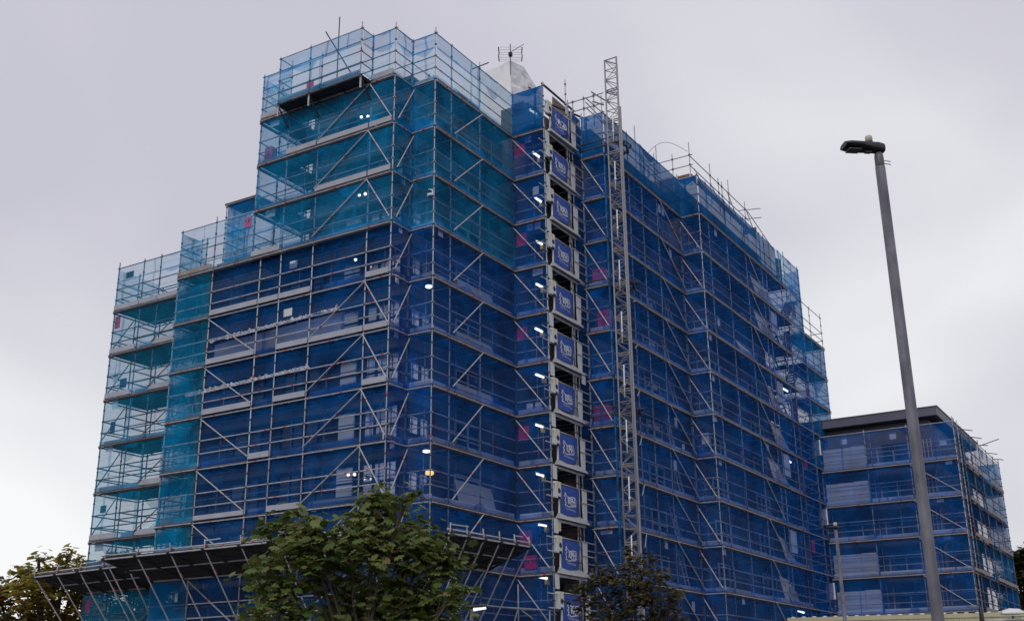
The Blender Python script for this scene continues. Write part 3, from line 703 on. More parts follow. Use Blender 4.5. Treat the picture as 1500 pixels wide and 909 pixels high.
# small flat objects --------------------------------------------------
def plate(name, label, cat, grp, c, axis, w, h, m, t=.012, tilt=0., knob=None, parts=()):
    """sheet centred on c; axis 'x' faces along x, 'y' faces along y"""
    o = thing(name, label, cat, grp, c)
    q = MB(); u = Vector((0, 1, 0)) if axis == 'x' else Vector((1, 0, 0)); zz = Vector((math.sin(tilt) * u.x, math.sin(tilt) * u.y, math.cos(tilt)))
    q.slab(u * (-w / 2) - zz * (h / 2), u, zz, w, h, t); q.build('sheet', M[m], o)
    if knob:
        q = MB(); q.lathe((0, 0, .02), [(.035, -.02), (.035, .03)], 10, axis=(-1, 0, 0) if axis == 'x' else (0, -1, 0)); q.build('call_point', M[knob], o)
    return o
FL = lambda z: ['ground', 'first', 'second', 'third', 'fourth', 'fifth', 'sixth', 'seventh', 'eighth', 'ninth', 'tenth', 'eleventh', 'twelfth', 'thirteenth'][int(z // 2)]
# crimson fire points
for i, (c, ax_, w, h, s) in enumerate([((5.72, -.27, 25.31), 'x', .48, .55, 'level with the topmost landing gate'), ((5.72, -.28, 23.34), 'x', .45, .5, 'level with the second landing gate'),
        ((5.72, -.3, 19.31), 'x', .45, .5, 'level with the fourth landing gate'), ((5.72, -.27, 15.29), 'x', .45, .55, 'level with the sixth landing gate'),
        ((5.72, -.27, 11.29), 'x', .45, .5, 'level with the eighth landing gate'), ((5.72, -.3, 7.33), 'x', .5, .5, 'just above the pavement canopy by the hoist bay'),
        ((5.72, -.5, 6.40), 'x', .55, .5, 'behind the end of the pavement canopy by the hoist bay'),
        ((-.05, 6.31, 25.55), 'x', .36, .6, 'on the highest scaffold lift'), ((.36, 17.25, 17.47), 'x', .3, .55, 'on the outer corner of the stepped wing'),
        ((.36, 17.2, 5.38), 'x', .33, .5, 'under the pavement canopy of the stepped wing'), ((2.1, 11.5, 21.55), 'x', .4, .5, 'in the small scaffold box on the lower roof'),
        ((31.8, -3.4, 23.1), 'y', .6, .7, 'on the upper part of the stair tower'), ((33.1, -3.4, 18.3), 'y', .7, .8, 'halfway up the far stair tower'),
        ((31.2, -3.4, 13.9), 'y', .6, .7, 'on the stair tower beside the grey annex roof'), ((31.2, -3.4, 9.3), 'y', .5, .7, 'low on the stair tower beside the annex'),
        ((27.2, -3.1, 18.4), 'y', .9, .5, 'behind netting of the outer right face'), ((28.3, -3.0, 6.5), 'y', 1.3, .6, 'low behind netting above the cream cabin')]):
    plate('fire_point_board', f'crimson fire point board {s}', 'fire point', 'crimson fire point boards', c, ax_, w, h, 'crimson', .03, knob='toe')
for c, w, s in (((-.8, 7.52, 22.42), .42, 'at the corner of the tallest block'), ((9.5, -1.93, 18.5), .62, 'beside the mast, upper of three'), ((9.5, -2.1, 16.6), .6, 'beside the mast, middle of three'), ((9.5, -1.8, 12.55), .7, 'beside the mast, lowest of three')):
    o = thing('extinguisher_cabinet', f'rounded crimson extinguisher cabinet {s}', 'fire cabinet', 'crimson extinguisher cabinets', (c[0], c[1], c[2] - .4))
    q = MB(); n_ = 8; pr = [(-w / 2, 0), (w / 2, 0)] + [(w / 2 - .1 + .1 * math.cos(a), .68 + .1 * math.sin(a)) for a in [math.pi / 2 * k / 4 for k in range(5)]] + [(-w / 2 + .1 - .1 * math.sin(a), .68 + .1 * math.cos(a)) for a in [math.pi / 2 * k / 4 for k in range(5)]]
    fr = [(-.14, y, z) for y, z in pr]; bk = [(.14, y, z) for y, z in pr]; q.face(fr[::-1]); q.face(bk)
    for k in range(len(pr)): q.face([fr[k], fr[(k + 1) % len(pr)], bk[(k + 1) % len(pr)], bk[k]])
    q.build('cabinet_body', M['crimson'], o)
    q = MB(); q.box((-.155, -.01, .05), (-.141, .01, .7)); q.build('door_joint', M['dark'], o)
# notices
def notice(c, axis, w, h, label, m='paper', grp=None, tilt=0):
    plate('notice_sheet', label, 'notice', grp, c, axis, w, h, m, .006, tilt)
for (y, z), s in zip([(-.69, 23.77), (-1.01, 21.31), (-.68, 19.78), (-1.06, 19.78), (-.93, 17.79), (-1.12, 17.81), (-.35, 14.04), (-.56, 12.25), (-.94, 12.24)],
        ['below the topmost crimson board', 'above a strip lamp', 'paired, nearer the inner corner', 'paired, nearer the landing gate', 'overlapped by its neighbour', 'overlapping its neighbour', 'alone near the inner corner', 'wide one nearer the inner corner', 'wide one nearer the gate']):
    notice((5.74 + (.01 if y == -1.12 else 0), y, z), 'x', .28, .36, f'white notice on the hoist bay side netting, {FL(z)} lift, {s}', grp='white notices on netting', tilt=random.uniform(-.06, .06))
for x, z in [(-.51, 19.81), (-.61, 17.84), (-.75, 15.85), (-.72, 13.83), (-.8, 9.85)]:
    notice((x, 1.03, z), 'y', .22, .34, f'white notice in the corner notch, {FL(z)} lift up', grp='white notices on netting', tilt=random.uniform(-.1, .1))
notice((.42, -.02, 17.8), 'y', .3, .32, 'white notice by the main corner just under the teal netting', grp='white notices on netting')
for y, z, m, w, h, s in [(16.72, 19.59, 'green', .5, .3, 'green sign at the top of the stepped wing'), (16.96, 14.91, 'white', .3, .36, 'pale notice on the stepped wing above a teal patch'), (16.43, 14.58, 'blueply', .42, .42, 'dark blue patch on the stepped wing netting'),
        (16.81, 13.74, 'white', .33, .5, 'pale and green notice hanging under a wing deck'), (16.8, 12.7, 'blueply', .3, .5, 'dark notice in the middle of the stepped wing'), (16.87, 11.81, 'white', .4, .3, 'wide pale notice under a wing deck'),
        (16.85, 9.25, 'green', .36, .3, 'small green sign low on the stepped wing'), (16.86, 7.74, 'greysheet', .5, .4, 'grey notice just above the wing canopy')]:
    notice((.34, y, z), 'x', w, h, s, m)
for y, z, w, h, s in [(7.2, 23.72, .5, .26, 'pale notice under the loading platform end'), (7.12, 19.75, .5, .32, 'pale notice at the foot of the upper lifts'), (5.76, 17.31, .38, .3, 'grey scrap on blue netting under the teal lifts'), (5.91, 15.42, .42, .3, 'grey notice on blue netting two lifts under the teal')]:
    notice((-1.02, y, z), 'x', w, h, s, 'paper' if z > 18 else 'greysheet')
for x, z in [(14.85, 23.56), (15.28, 23.55), (15.85, 21.6), (15.34, 13.29), (14.98, 11.29), (16.04, 12.21), (13.57, 7.73), (16.08, 5.32)]:
    notice((x, -2.5, z), 'y', .3, .42, f'white notice on inset right face, {FL(z)} lift, {x - 9:.0f} metres past mast{" left of its twin" if x == 14.85 else ""}', grp='white notices on netting')
for x, z in [(19.4, 23.72), (17.58, 13.84), (17.8, 11.84), (24.64, 13.7), (17.53, 7.8), (19.46, 5.78), (18.92, 18.85), (17.67, 17.8), (17.68, 15.79)]:
    w = 'by its near corner' if x < 18.5 else 'away from its corner'
    notice((x, -3.52, z), 'y', .32, .44, f'white notice on the outer right face, {FL(z)} lift, {w}', grp='white notices on netting')
notice((17.3, -3.08, 12.84), 'x', .36, .5, 'white printed notice in the recess between the right faces')
notice((9.0, -2.02, 7.84), 'x', .5, .34, 'wide white notice left of the mast foot'); notice((8.41, -1.53, 13.81), 'y', .34, .36, 'pale notice right of a landing gate')
for y, z in [(-5.01, 15.4), (-7.77, 15.37), (-10.41, 14.7), (-10.56, 13.63), (-9.86, 11.63), (-9.96, 9.63), (-9.85, 7.63)]:
    w = 'near the corner' if y < -9 else ('by the lamp post' if y < -7 else 'by the stair tower')
    notice((33.74, y, z), 'x', .36, .30, f'pale notice on annex netting {w}, {z:.0f} metres up', grp='white notices on netting')
# white boards by the stair tower and annex
for z, s in zip((21.2, 17.2, 13.2, 9.2), ('highest', 'second', 'third', 'lowest')):
    plate('white_board', f'tall white board beside the stair tower, {s} of four', 'board', 'white boards by the stair tower', (27.6, -3.5, z), 'y', .95, 1.15, 'paper', .02)
for z, s in ((15.2, 'under the annex roof'), (11.2, 'in the middle of the annex edge'), (7.1, 'low on the annex edge')):
    plate('white_board', f'white board {s} next to the stair tower', 'board', 'white boards on the annex edge', (33.55, -3.45, z), 'x', .5, .9, 'paper', .02)
# grey sheets leaning on the decks
for x, z, w, s in [(26.3, 22.05, 2.2, 'sixth from bottom'), (26.3, 20.05, 2.0, 'fifth'), (23.1, 18.05, 2.2, 'apart from the rest'), (26.9, 16.05, 1.3, 'fourth'), (27.2, 14.05, 1.7, 'third'), (26.4, 12.05, 1.9, 'second'), (26.9, 8.05, 1.5, 'first'), (26.6, 6.02, 1.6, 'lowest')]:
    o = thing('leaning_sheet', f'pale grey board sheet leaning behind outer right netting, {s}', 'board', 'grey sheets on the right face decks', (x, -3.25, z), R(random.uniform(-3, 3)))
    q = MB(); h = 1.35 if z != 18.05 else .8; q.hexa([(-w/2, -.25, 0), (w/2, -.25, 0), (w/2, -.22, 0), (-w/2, -.22, 0), (-w/2 + .2, .12, h), (w/2 - .05, .12, h * .9), (w/2 - .05, .15, h * .9), (-w/2 + .2, .15, h)]); q.build('sheet', M['palesheet'], o)
    q = MB(); q.hexa([(-w/2 + .5, -.30, 0), (w/2 + .25, -.30, 0), (w/2 + .25, -.27, 0), (-w/2 + .5, -.27, 0), (-w/2 + .6, .06, h * .7), (w/2 + .15, .06, h * .75), (w/2 + .15, .09, h * .75), (-w/2 + .6, .09, h * .7)]); q.build('second_sheet', M['toe'], o)
for z, h, s in [(16.03, .75, 'highest'), (14.03, .65, 'second'), (12.03, .65, 'third'), (8.03, 1.05, 'lowest and tallest')]:
    o = thing('leaning_sheet', f'long grey board sheet on a deck left of the hoist bay, {s}', 'board', 'grey sheets left of the hoist bay', (3.6, .5, z))
    q = MB(); q.hexa([(-1.2, -.12, 0), (1.25, -.12, 0), (1.25, -.09, 0), (-1.2, -.09, 0), (-1.25, .1, h), (1.15, .1, h), (1.15, .13, h), (-1.25, .13, h)]); q.build('sheet', M['greysheet'], o)
for z, s in zip((13.8, 11.8, 7.8, 5.8), ('under the grey roof', 'second', 'third', 'lowest')):
    o = thing('sheet_screen', f'pale panel screen filling the annex bay beside the stair tower, {s}', 'screen', 'pale panel screens in the annex', (33.85, -3.7, z))
    for k, (a_, b2) in enumerate(((0, -1.55), (-1.57, -2.45))):
        q = MB(); q.box((0, a_, .03 if k else .0), (.04, b2, 1.28 if k else 1.25)); q.build('panel', M['greysheet'], o)
# polythene rolls on the left face
for z, y0, y1, s in ((14.95, 9.8, 3.3, 'upper'), (12.95, 10.9, 4.6, 'lower')):
    o = thing('polythene_sheet', f'crumpled white polythene strung along the left face behind blue netting, {s} one', 'sheeting', 'crumpled polythene strips')
    q = MB()
    def fnr(u, v):
        y = lerp(y0, y1, u); sp = max(0, noise.noise(Vector((y * 7, 3, z)))) ** .8; gap = max(0, min(1, 1.4 + 2.2 * noise.noise(Vector((y * .8, 8, z)))))
        pl = abs(math.sin(y * 17 + 4 * noise.noise(Vector((y * 2, v, z)))))
        return (-1.085 - .05 * pl * (1 - .4 * v), y + .12 * v * (1 + noise.noise(Vector((y * 4, 1, 1)))), z + .18 * u + lerp(-.11, .02 + .15 * sp, v) * (.15 + .85 * gap))
    q.grid(fnr, 520, 5); q.build('film', M['poly'], o)
    q = MB(); q.grid(lambda u, v: (-.85, lerp(y0, y1, u), z - .85 + .75 * v + .18 * u), 30, 4); q.build('pale_backing', M['greysheet'], o) if z > 14 else None
for yy, lean in ((10.9, .35), (10.45, .5)):
    o = thing('timber_board', f'yellow timber board {"nearest the wing, " if lean < .4 else ""}leaning inside the strip of teal netting' if lean < .4 else 'second yellow timber board leaning further over behind teal netting', 'board', None, (-.55, yy + .35, 12.0))
    q = MB(); q.hexa([(0, 0, 0), (0, -.14, 0), (.05, -.14, 0), (.05, 0, 0), (.1, lean, 1.6), (.1, lean - .14, 1.6), (.15, lean - .14, 1.6), (.15, lean, 1.6)]); q.build('board', M['timber'], o)
# spot lamps and bulkheads
for y, z, s in [(3.43, 23.29, 'upper lift, left one of a pair'), (3.1, 23.22, 'upper lift, right one of a pair'), (3.39, 19.93, 'second teal lift, left'), (3.1, 19.9, 'second teal lift, right'), (3.46, 17.29, 'alone under the teal lifts'), (3.43, 9.17, 'low lift, left one of a pair'), (3.15, 9.15, 'low lift, right one of a pair')]:
    o = thing('spot_lamp', f'small lit spot lamp behind left face netting, {s}', 'spot lamp', 'small lit spot lamps', (-.15, y, z))
    q = MB(); q.lathe((0, 0, 0), [(.03, 0), (.06, .015), (.05, .04), (.02, .05)], 12, axis=(-1, -.6, -.2)); q.build('lens', M['lit'], o)
    q = MB(); q.lathe((.02, .012, .004), [(.05, 0), (.075, .03), (.05, .08), (.03, .2)], 12, axis=(1, .6, .4)); q.build('housing', M['dark'], o)
for c, m, lab in (((.35, .42, 15.72), 'lit', 'round white bulkhead lamp under a deck in the corner notch'), ((.45, .5, 9.72), 'lit', 'lower round white bulkhead lamp in the corner notch'), ):
    o = thing('bulkhead_lamp', lab, 'lamp', None, c); q = MB(); q.lathe((0, 0, 0), [(.09, 0), (.125, .02), (.125, .05), (.10, .07)], 20); q.build('diffuser', M[m], o)
    q = MB(); q.lathe((0, 0, .07), [(.13, 0), (.13, .05)], 20); q.build('base', M['box'], o)
o = thing('amber_lamp', 'amber lit lamp on a pole by the main corner', 'lamp', None, (.75, .75, 9.1)); q = MB(); q.lathe((0, 0, 0), [(.07, 0), (.09, .05), (.09, .25), (.05, .3)], 14, axis=(.8, -.6, 0)); q.build('lens', M['amber'], o); q = MB(); q.lathe((-.02, .015, 0), [(.1, 0), (.1, .04)], 14, axis=(-.8, .6, 0)); q.build('base', M['dark'], o)
o = thing('security_camera', 'white security camera on the main corner pole', 'camera', None, (-.05, 0, 19.17)); q = MB(); q.tube((0, 0, 0), (-.18, .12, -.08), .055, 10); q.build('body', M['white'], o); q = MB(); q.tube((-.02, 0, .05), (-.05, .03, .18), .025); q.tube((-.05, .03, .16), (-.14, .12, .16), .02); q.build('arm', M['white'], o)
# ladders behind the right face netting
for i, z in enumerate(LV(6, 22)):
    o = thing('access_ladder', f'scaffold ladder inside the right face, {FL(z)} lift', 'ladder', 'ladders inside the right face', (15.6 if i % 2 else 16.3, -1.9, z))
    for s_ in (-.2, .2):
        q = MB(); q.tube((s_, -.35, 0), (s_ + .25, .25, 2.4), .028, 6); q.build('stile', M['alu'], o)
    q = MB()
    for k in range(8): t = (k + .6) / 8.4; q.tube((-.2 + .25 * t, -.35 + .6 * t, 2.4 * t), (.2 + .25 * t, -.35 + .6 * t, 2.4 * t), .016, 5)
    q.build('rungs', M['alu'], o)
# warning signs in the hoist bay
for c, lab in (((6.6, -1.2, 7.8), 'yellow warning sign hanging in the dark hoist bay'), ((6.05, -1.52, 7.75), 'small yellow warning sign on the hoist bay pole'), ((7.2, -1.0, 17.75), 'yellow warning tag hanging in the upper hoist bay')):
    plate('warning_sign', lab, 'sign', None, c, 'y', .36, .45, 'box', .015); o = bpy.context.scene.objects[-1]
    t_ = [x for x in COL.objects if x.name.startswith('warning_sign')][-1]; q = MB(); q.face([(-.14, -.02, -.16), (.14, -.02, -.16), (.0, -.02, .17)]); q.build('triangle', M['yellow'], t_)

# ------------------------------------------------------------------ climber mast
ms = thing('mast', 'grey square lattice mast standing above the roof beside the hoist bay', 'mast')
mx0, mx1, my0, my1, mt = 8.86, 9.40, -3.44, -2.86, 28.4
CA, CB, CC = (mx0, my1), (mx0, my0), (mx1, -3.2)
for (x, y), r_, t in ((CA, .036, mt), (CB, .04, mt), (CC, .036, mt - .03)):
    q = MB(); q.tube((x, y, 0), (x, y, t), r_, 10); q.build('chord', M['mast'], ms)
q = MB(); q.box((mx0 - .03, my0 - .10, 0), (mx0 + .05, my0 - .05, 25.9)); q.build('rack', M['mast'], ms)
z = mt - .02; k = 0
while z > 2:
    q = MB(); z1 = z - 1.508
    pairs = ((CA, CB), (CB, CC), (CA, CC))
    for zz in (z, z - .09) if k else (z,):
        for a_, b2 in pairs: q.tube((*a_, zz), (*b2, zz), .028, 6)
    for j in (1, 2):
        for a_, b2 in pairs: q.tube((*a_, z - .503 * j), (*b2, z - .503 * j), .018, 5)
    for j in range(3):
        za, zb_ = z - .503 * j, z - .503 * (j + 1)
        for n_, (a1, a2) in enumerate(pairs):
            if (j + k + n_) % 2: a1, a2 = a2, a1
            q.tube((*a1, za), (*a2, zb_), .016, 5)
    q.build('lattice_section', M['mast'], ms); z = z1; k += 1
for z in [25.6 - 1.508 * 1.5 * i for i in range(10)]:
    q = MB(); q.tube((mx0 - .05, (my0 + my1) / 2 - .02, z), (mx0 - .05, (my0 + my1) / 2, z - 1.35), .028, 8); q.tube((mx0 - .05, (my0 + my1) / 2 - .02, z - .78), (mx0 - .05, (my0 + my1) / 2, z - .9), .045, 8); q.build('cable_guide', M['white'], ms)
for z in (24.65, 18.2, 12.7):
    for dz in (0, -.3):
        q = MB(); q.tube((9.0, -1.0, z + dz), (9.0, -3.5, z + dz), .03); q.build('tie_tube', M['cup'], ms)
    q = MB(); q.poly([(9.4, -2.9, z - .05), (10.2, -3.1, z + .05), (10.6, -3.0, z - .1), (10.2, -2.75, z - .2), (9.4, -3.4, z - .15)], .05, 6); q.poly([(9.6, -3.4, z - .1), (10.4, -3.25, z + .1), (10.9, -2.6, z)], .035, 6); q.build('tie_bracket', M['dark'], ms)
for z in LV(6, 22):
    q = MB(); q.tube((mx1, my0, z - .9), (11.45, -2.6, z - .1), .024); q.build('stay', M['galv'], ms)

# ------------------------------------------------------------------ protection canopies (fans)
def fan(label, in0, in1, out0, out1, nprops, stub_seed, drop):
    """boarded canopy sloping up and outwards, from inner edge in0-in1 to outer edge out0-out1"""
    f = thing('pavement_canopy', label, 'canopy', 'boarded pavement canopies')
    i0, i1, o0, o1 = map(Vector, (in0, in1, out0, out1)); rnd = random.Random(stub_seed)
    up = (i1 - i0).cross(o0 - i0).normalized(); up = up if up.z > 0 else -up
    q = MB(); nb = 9
    for k in range(nb):
        a, b2 = k / nb + .004, (k + 1) / nb - .012
        p = [i0.lerp(o0, a), i1.lerp(o1, a), i1.lerp(o1, b2), i0.lerp(o0, b2)]
        off = up * (.0 if k % 2 else -.03)
        q.hexa([x + off for x in p] + [x + up * .05 + off for x in p])
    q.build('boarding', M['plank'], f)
    q = MB()
    for t in (.0, .5, 1.0):
        q.tube(i0.lerp(o0, t) - up * .07, i1.lerp(o1, t) - up * .07, .028, 6)
    q.tube(o0 + up * .08, o1 + up * .08, .03, 8, 0); q.build('edge_tube', M['galv'], f)
    for k in range(nprops):
        t = (k + .12) / (nprops - .75) if nprops > 1 else .5; t = min(t, 1)
        o_, i_ = o0.lerp(o1, t), i0.lerp(i1, t)
        q = MB(); q.tube(o_ - up * .05, i_ + Vector((0, 0, -drop)), .0242); m_ = o_.lerp(i_ + Vector((0, 0, -drop)), .25); q.tube(m_, m_ + (i_ - o_ + Vector((0, 0, -drop))) * .035, .03, 6, 1); q.build('prop', [M['galv'], M['red']], f)
        q = MB(); q.tube(i_ - up * .1 + (i_ - o_) * .05, o_ - up * .1 + (o_ - i_) * .06, .04); q.build('rafter', M['dark'], f)
        q = MB(); e = Vector((rnd.uniform(-.06, .06), rnd.uniform(-.06, .06), .28)); q.tube(o_ + up * .0, o_ + e, .026); q.tube(o_ + up * .06, o_ + up * .06 + (o1 - o0).normalized() * .12, .05, 6, 1)
        if rnd.random() < .3: q.tube(o_ + e * .8, o_ + e * .8 + (o1 - o0).normalized() * rnd.uniform(.4, 1.1) + up * .02, .024)
        q.build('coupler_tube', [M['galv'], M['redtimber']], f)
    return f
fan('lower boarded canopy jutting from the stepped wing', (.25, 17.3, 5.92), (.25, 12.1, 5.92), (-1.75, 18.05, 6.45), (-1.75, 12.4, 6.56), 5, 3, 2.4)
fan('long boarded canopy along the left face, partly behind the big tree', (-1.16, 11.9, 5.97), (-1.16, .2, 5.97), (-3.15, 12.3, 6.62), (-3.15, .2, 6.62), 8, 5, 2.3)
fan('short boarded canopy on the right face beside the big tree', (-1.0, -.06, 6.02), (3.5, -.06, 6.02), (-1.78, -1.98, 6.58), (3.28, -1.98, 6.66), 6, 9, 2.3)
q = MB(); q.box((-3.05, 12.25, 6.66), (-2.7, 11.0, 6.71)); pl = tag(q.build('loose_plank', M['redtimber']), 'brown loose plank lying on the canopy edge below the wing', 'plank')
q = MB(); q.tube((-1.7, 14.2, 6.75), (-2.3, 12.1, 6.75), .04); tag(q.build('rusty_tube', M['redtimber']), 'rusty orange tube resting across the wing canopy edge', 'tube')
# braced frame under the right canopy
bf = thing('braced_frame', 'free standing braced tube frame at the foot of the hoist bay', 'scaffold frame')
for y, t in ((-.2, 5.6), (-1.5, 4.6)):
    q = MB(); q.tube((5.3, y, 0), (5.3, y, t), .026); q.build('post', M['galv'], bf)
for z in (3.9, 4.7):
    q = MB(); q.tube((3.2, -.25, z), (7.2, -1.75, z - .06), .026); q.tube((2.4, -.4, z), (6.2, -.4, z), .026); q.build('rail', M['galv'], bf)
q = MB(); q.tube((5.3, -.3, 4.7), (6.9, -1.9, 3.1), .026); q.tube((5.1, -.3, 4.7), (3.9, -.4, 2.9), .026); q.build('brace', M['galv'], bf)

# ------------------------------------------------------------------ lamp posts
lp = thing('lamp_post', 'tall grey galvanised street lamp nearest the camera with a black flat head', 'street lamp', None, (-18.14, -19.52, 0))
q = MB(); q.lathe((0, 0, 0), [(.10, 0), (.10, 1.1), (.066, 1.2), (.064, 2.4), (.058, 7.62)], 20); q.build('pole', M['pole'], lp)
q = MB(); q.lathe((0, 0, 7.60), [(.05, 0), (.05, .03), (.054, .035), (.054, .16), (.045, .2)], 18); q.build('spigot', M['lampgrey'], lp)
q = MB(); q.tube((.04, -.03, 7.72), (.13, -.1, 7.72), .006, 5); q.tube((.04, -.03, 7.68), (.13, -.1, 7.68), .006, 5); q.build('bolt', M['alu'], lp)
# head points to image left and towards the camera
hd_ = Vector((-.62, .78, 0)).normalized(); sd = Vector((-hd_.y, hd_.x, 0))
q = MB(); sec = [(-.07, .06, .07), (.0, .08, .08), (.11, .09, .07), (.20, .115, .06), (.36, .12, .05), (.43, .10, .04)]
rings = []
for d_, w, h in sec:
    c = Vector((0, 0, 7.86)) + hd_ * d_ + Vector((0, 0, .04 * d_)); rings.append([c + sd * w * math.cos(a) * (abs(math.cos(a)) ** -.35 if abs(math.cos(a)) > .05 else 1) + Vector((0, 0, h * math.sin(a) * (1 if math.sin(a) > 0 else .6))) for a in [2 * math.pi * k / 16 for k in range(16)]])
for A2, B2 in zip(rings, rings[1:]):
    for k in range(16): q.face([A2[k], A2[(k + 1) % 16], B2[(k + 1) % 16], B2[k]], 0, True)
q.face(rings[0][::-1]); q.face(rings[-1]); hb_ = q.build('lamp_head', M['lampblack'], lp)
q = MB(); c = Vector((0, 0, 7.86 - .03)) + hd_ * .31; q.hexa([c + hd_ * x + sd * y + Vector((0, 0, zz)) for zz in (-.012, .0) for x, y in ((-.075, -.065), (.075, -.065), (.075, .065), (-.075, .065))]); q.build('lens', M['lampgrey'], hb_)
q = MB(); c = Vector((0, 0, 7.86 - .045)) + hd_ * .13; q.hexa([c + hd_ * x + sd * y + Vector((0, 0, zz)) for zz in (-.012, .0) for x, y in ((-.035, -.03), (.035, -.03), (.035, .03), (-.035, .03))]); q.build('sensor_plate', M['lampgrey'], hb_)
q = MB(); c = Vector((0, 0, 7.92)) + hd_ * .10; q.lathe(c, [(.05, -.01), (.05, .02)], 16, mi=1); q.lathe(c + Vector((0, 0, .02)), [(.044, 0), (.044, .07), (.036, .085)], 16); q.build('photocell', [M['cream'], M['lampblack']], lp)

def small_lamp(label, loc, h, hdir, sc=1.):
    o = thing('lamp_post', label, 'street lamp', None, loc); q = MB(); q.lathe((0, 0, 0), [(.09, 0), (.09, .9), (.06, 1.0), (.042, h)], 14); q.build('pole', M['pole'], o)
    d = Vector((*hdir, 0)).normalized(); s = Vector((-d.y, d.x, 0))
    q = MB(); rr = []
    for t, w, hh in ((-.16, .05, .03), (-.05, .09, .06), (.12, .13, .06), (.3, .13, .045), (.42, .10, .03)):
        t, w, hh = t * sc, w * sc, hh * sc; c = Vector((0, 0, h + .06)) + d * t; rr.append([c + s * w * math.cos(a) + Vector((0, 0, hh * math.sin(a))) for a in [2 * math.pi * k / 12 for k in range(12)]])
    for A2, B2 in zip(rr, rr[1:]):
        for k in range(12): q.face([A2[k], A2[(k + 1) % 12], B2[(k + 1) % 12], B2[k]], 0, True)
    q.face(rr[0][::-1]); q.face(rr[-1]); q.build('lamp_head', M['lampblack'], o)
    return o, d, s
o, d, s = small_lamp('smaller distant lamp post with a cream photocell in front of the annex', (-1.03, -13.76, 0), 5.74, (-.55, .83), .62)
q = MB(); q.lathe((0, 0, 5.83), [(.05, 0), (.05, .08), (.04, .10)], 14); q.build('photocell', M['cream'], o)
o, d, s = small_lamp('short lamp post with a lit lens, right of the big tree', (-4.2, -4.45, 0), 4.0, (.45, -.85))
q = MB(); c = Vector((0, 0, 4.015)) + d * .2; q.hexa([c + d * x + s * y + Vector((0, 0, zz + x * .15)) for zz in (-.05, .02) for x, y in ((-.14, -.09), (.2, -.09), (.2, .09), (-.14, .09))]); q.build('lens', M['lens'], o)
o, d, s = small_lamp('lamp post whose black head reaches in at the far left', (-14.0, 2.95, 0), 4.08, (.5, -.85))

# ------------------------------------------------------------------ site cabins and things in front
for k, (zz, lab) in enumerate(((2.66, 'cream ribbed site cabin, upper of a stack, in front of the annex'), (.2, 'cream ribbed site cabin, lower of a stack, in front of the annex'))):
    o = thing('site_cabin', lab, 'site cabin', 'stacked cream site cabins', (22.82, -4.4, zz), R(-72.3))
    q = MB(); q.box((0, 0, 0), (12.5, 2.6, 2.42))
    if zz < 1:
        for xx in (.2, 4, 8, 12): q.box((xx, .1, -.2), (xx + .3, 2.5, 0))
    x = .15
    while x < 12.4: q.box((x, -.035, .12), (x + .09, .0, 2.22)); x += .24
    q.box((-.02, -.05, 2.25), (12.52, -.002, 2.44)); q.box((-.02, -.05, 0), (12.52, -.002, .12)); q.build('cabin_body', M['cabin'], o)
    for xx in (4.6, 8.6):
        q = MB(); q.box((xx, -.06, .95), (xx + 1.6, -.036, 2.0)); w_ = q.build('window', M['frame'], o); q = MB(); q.box((xx + .07, -.066, 1.02), (xx + 1.53, -.061, 1.93)); q.build('pane', M['glass'], w_)
    for j in range(26):
        q = MB(); q.lathe((.25 + j * .48, .05, 2.43), [(.11, 0), (.10, .04), (.03, .06)], 10); q.build('roof_cap', M['white'], o)
fl = thing('flood_lamp', 'white domed flood lamp on a bar over the cabin roof', 'flood lamp', None, (16.6, -15.16, .38))
q = MB(); q.lathe((0, 0, -.38), [(.05, 0), (.04, 4.4)], 10); q.build('pole', M['pole'], fl)
q = MB(); u = Vector((.3, -.95, 0)); rr = []
for t, w, h in ((-.42, .05, .02), (-.38, .2, .10), (-.1, .24, .19), (.25, .24, .16), (.46, .1, .03)):
    c = Vector((0, 0, 4.12)) + u * t; rr.append([c + Vector((u.y, -u.x, 0)) * w * math.cos(a) + Vector((0, 0, h * max(-.25, math.sin(a)))) for a in [2 * math.pi * k / 14 for k in range(14)]])
for A2, B2 in zip(rr, rr[1:]):
    for k in range(14): q.face([A2[k], A2[(k + 1) % 14], B2[(k + 1) % 14], B2[k]], 0, True)
q.face(rr[0][::-1]); q.face(rr[-1]); q.build('dome', M['white'], fl)
q = MB(); q.tube(Vector((0, 0, 3.86)) - u * 1.2, Vector((0, 0, 3.9)) + u * .5, .05, 8); q.build('bar', M['alu'], fl)
bp_ = thing('beacon_post', 'slim black post with a yellow band standing before the cabin', 'post', None, (14.97, -14.35, .35))
q = MB(); q.lathe((0, 0, -.35), [(.045, 0), (.04, 4.75)], 10); q.lathe((0, .02, 3.5), [(.05, 0), (.09, .2), (.08, .75), (.03, .9)], 10); q.build('post_body', M['lampblack'], bp_)
q = MB(); q.lathe((0, 0, 3.72), [(.10, 0), (.10, .06)], 10); q.build('band', M['yellow'], bp_)

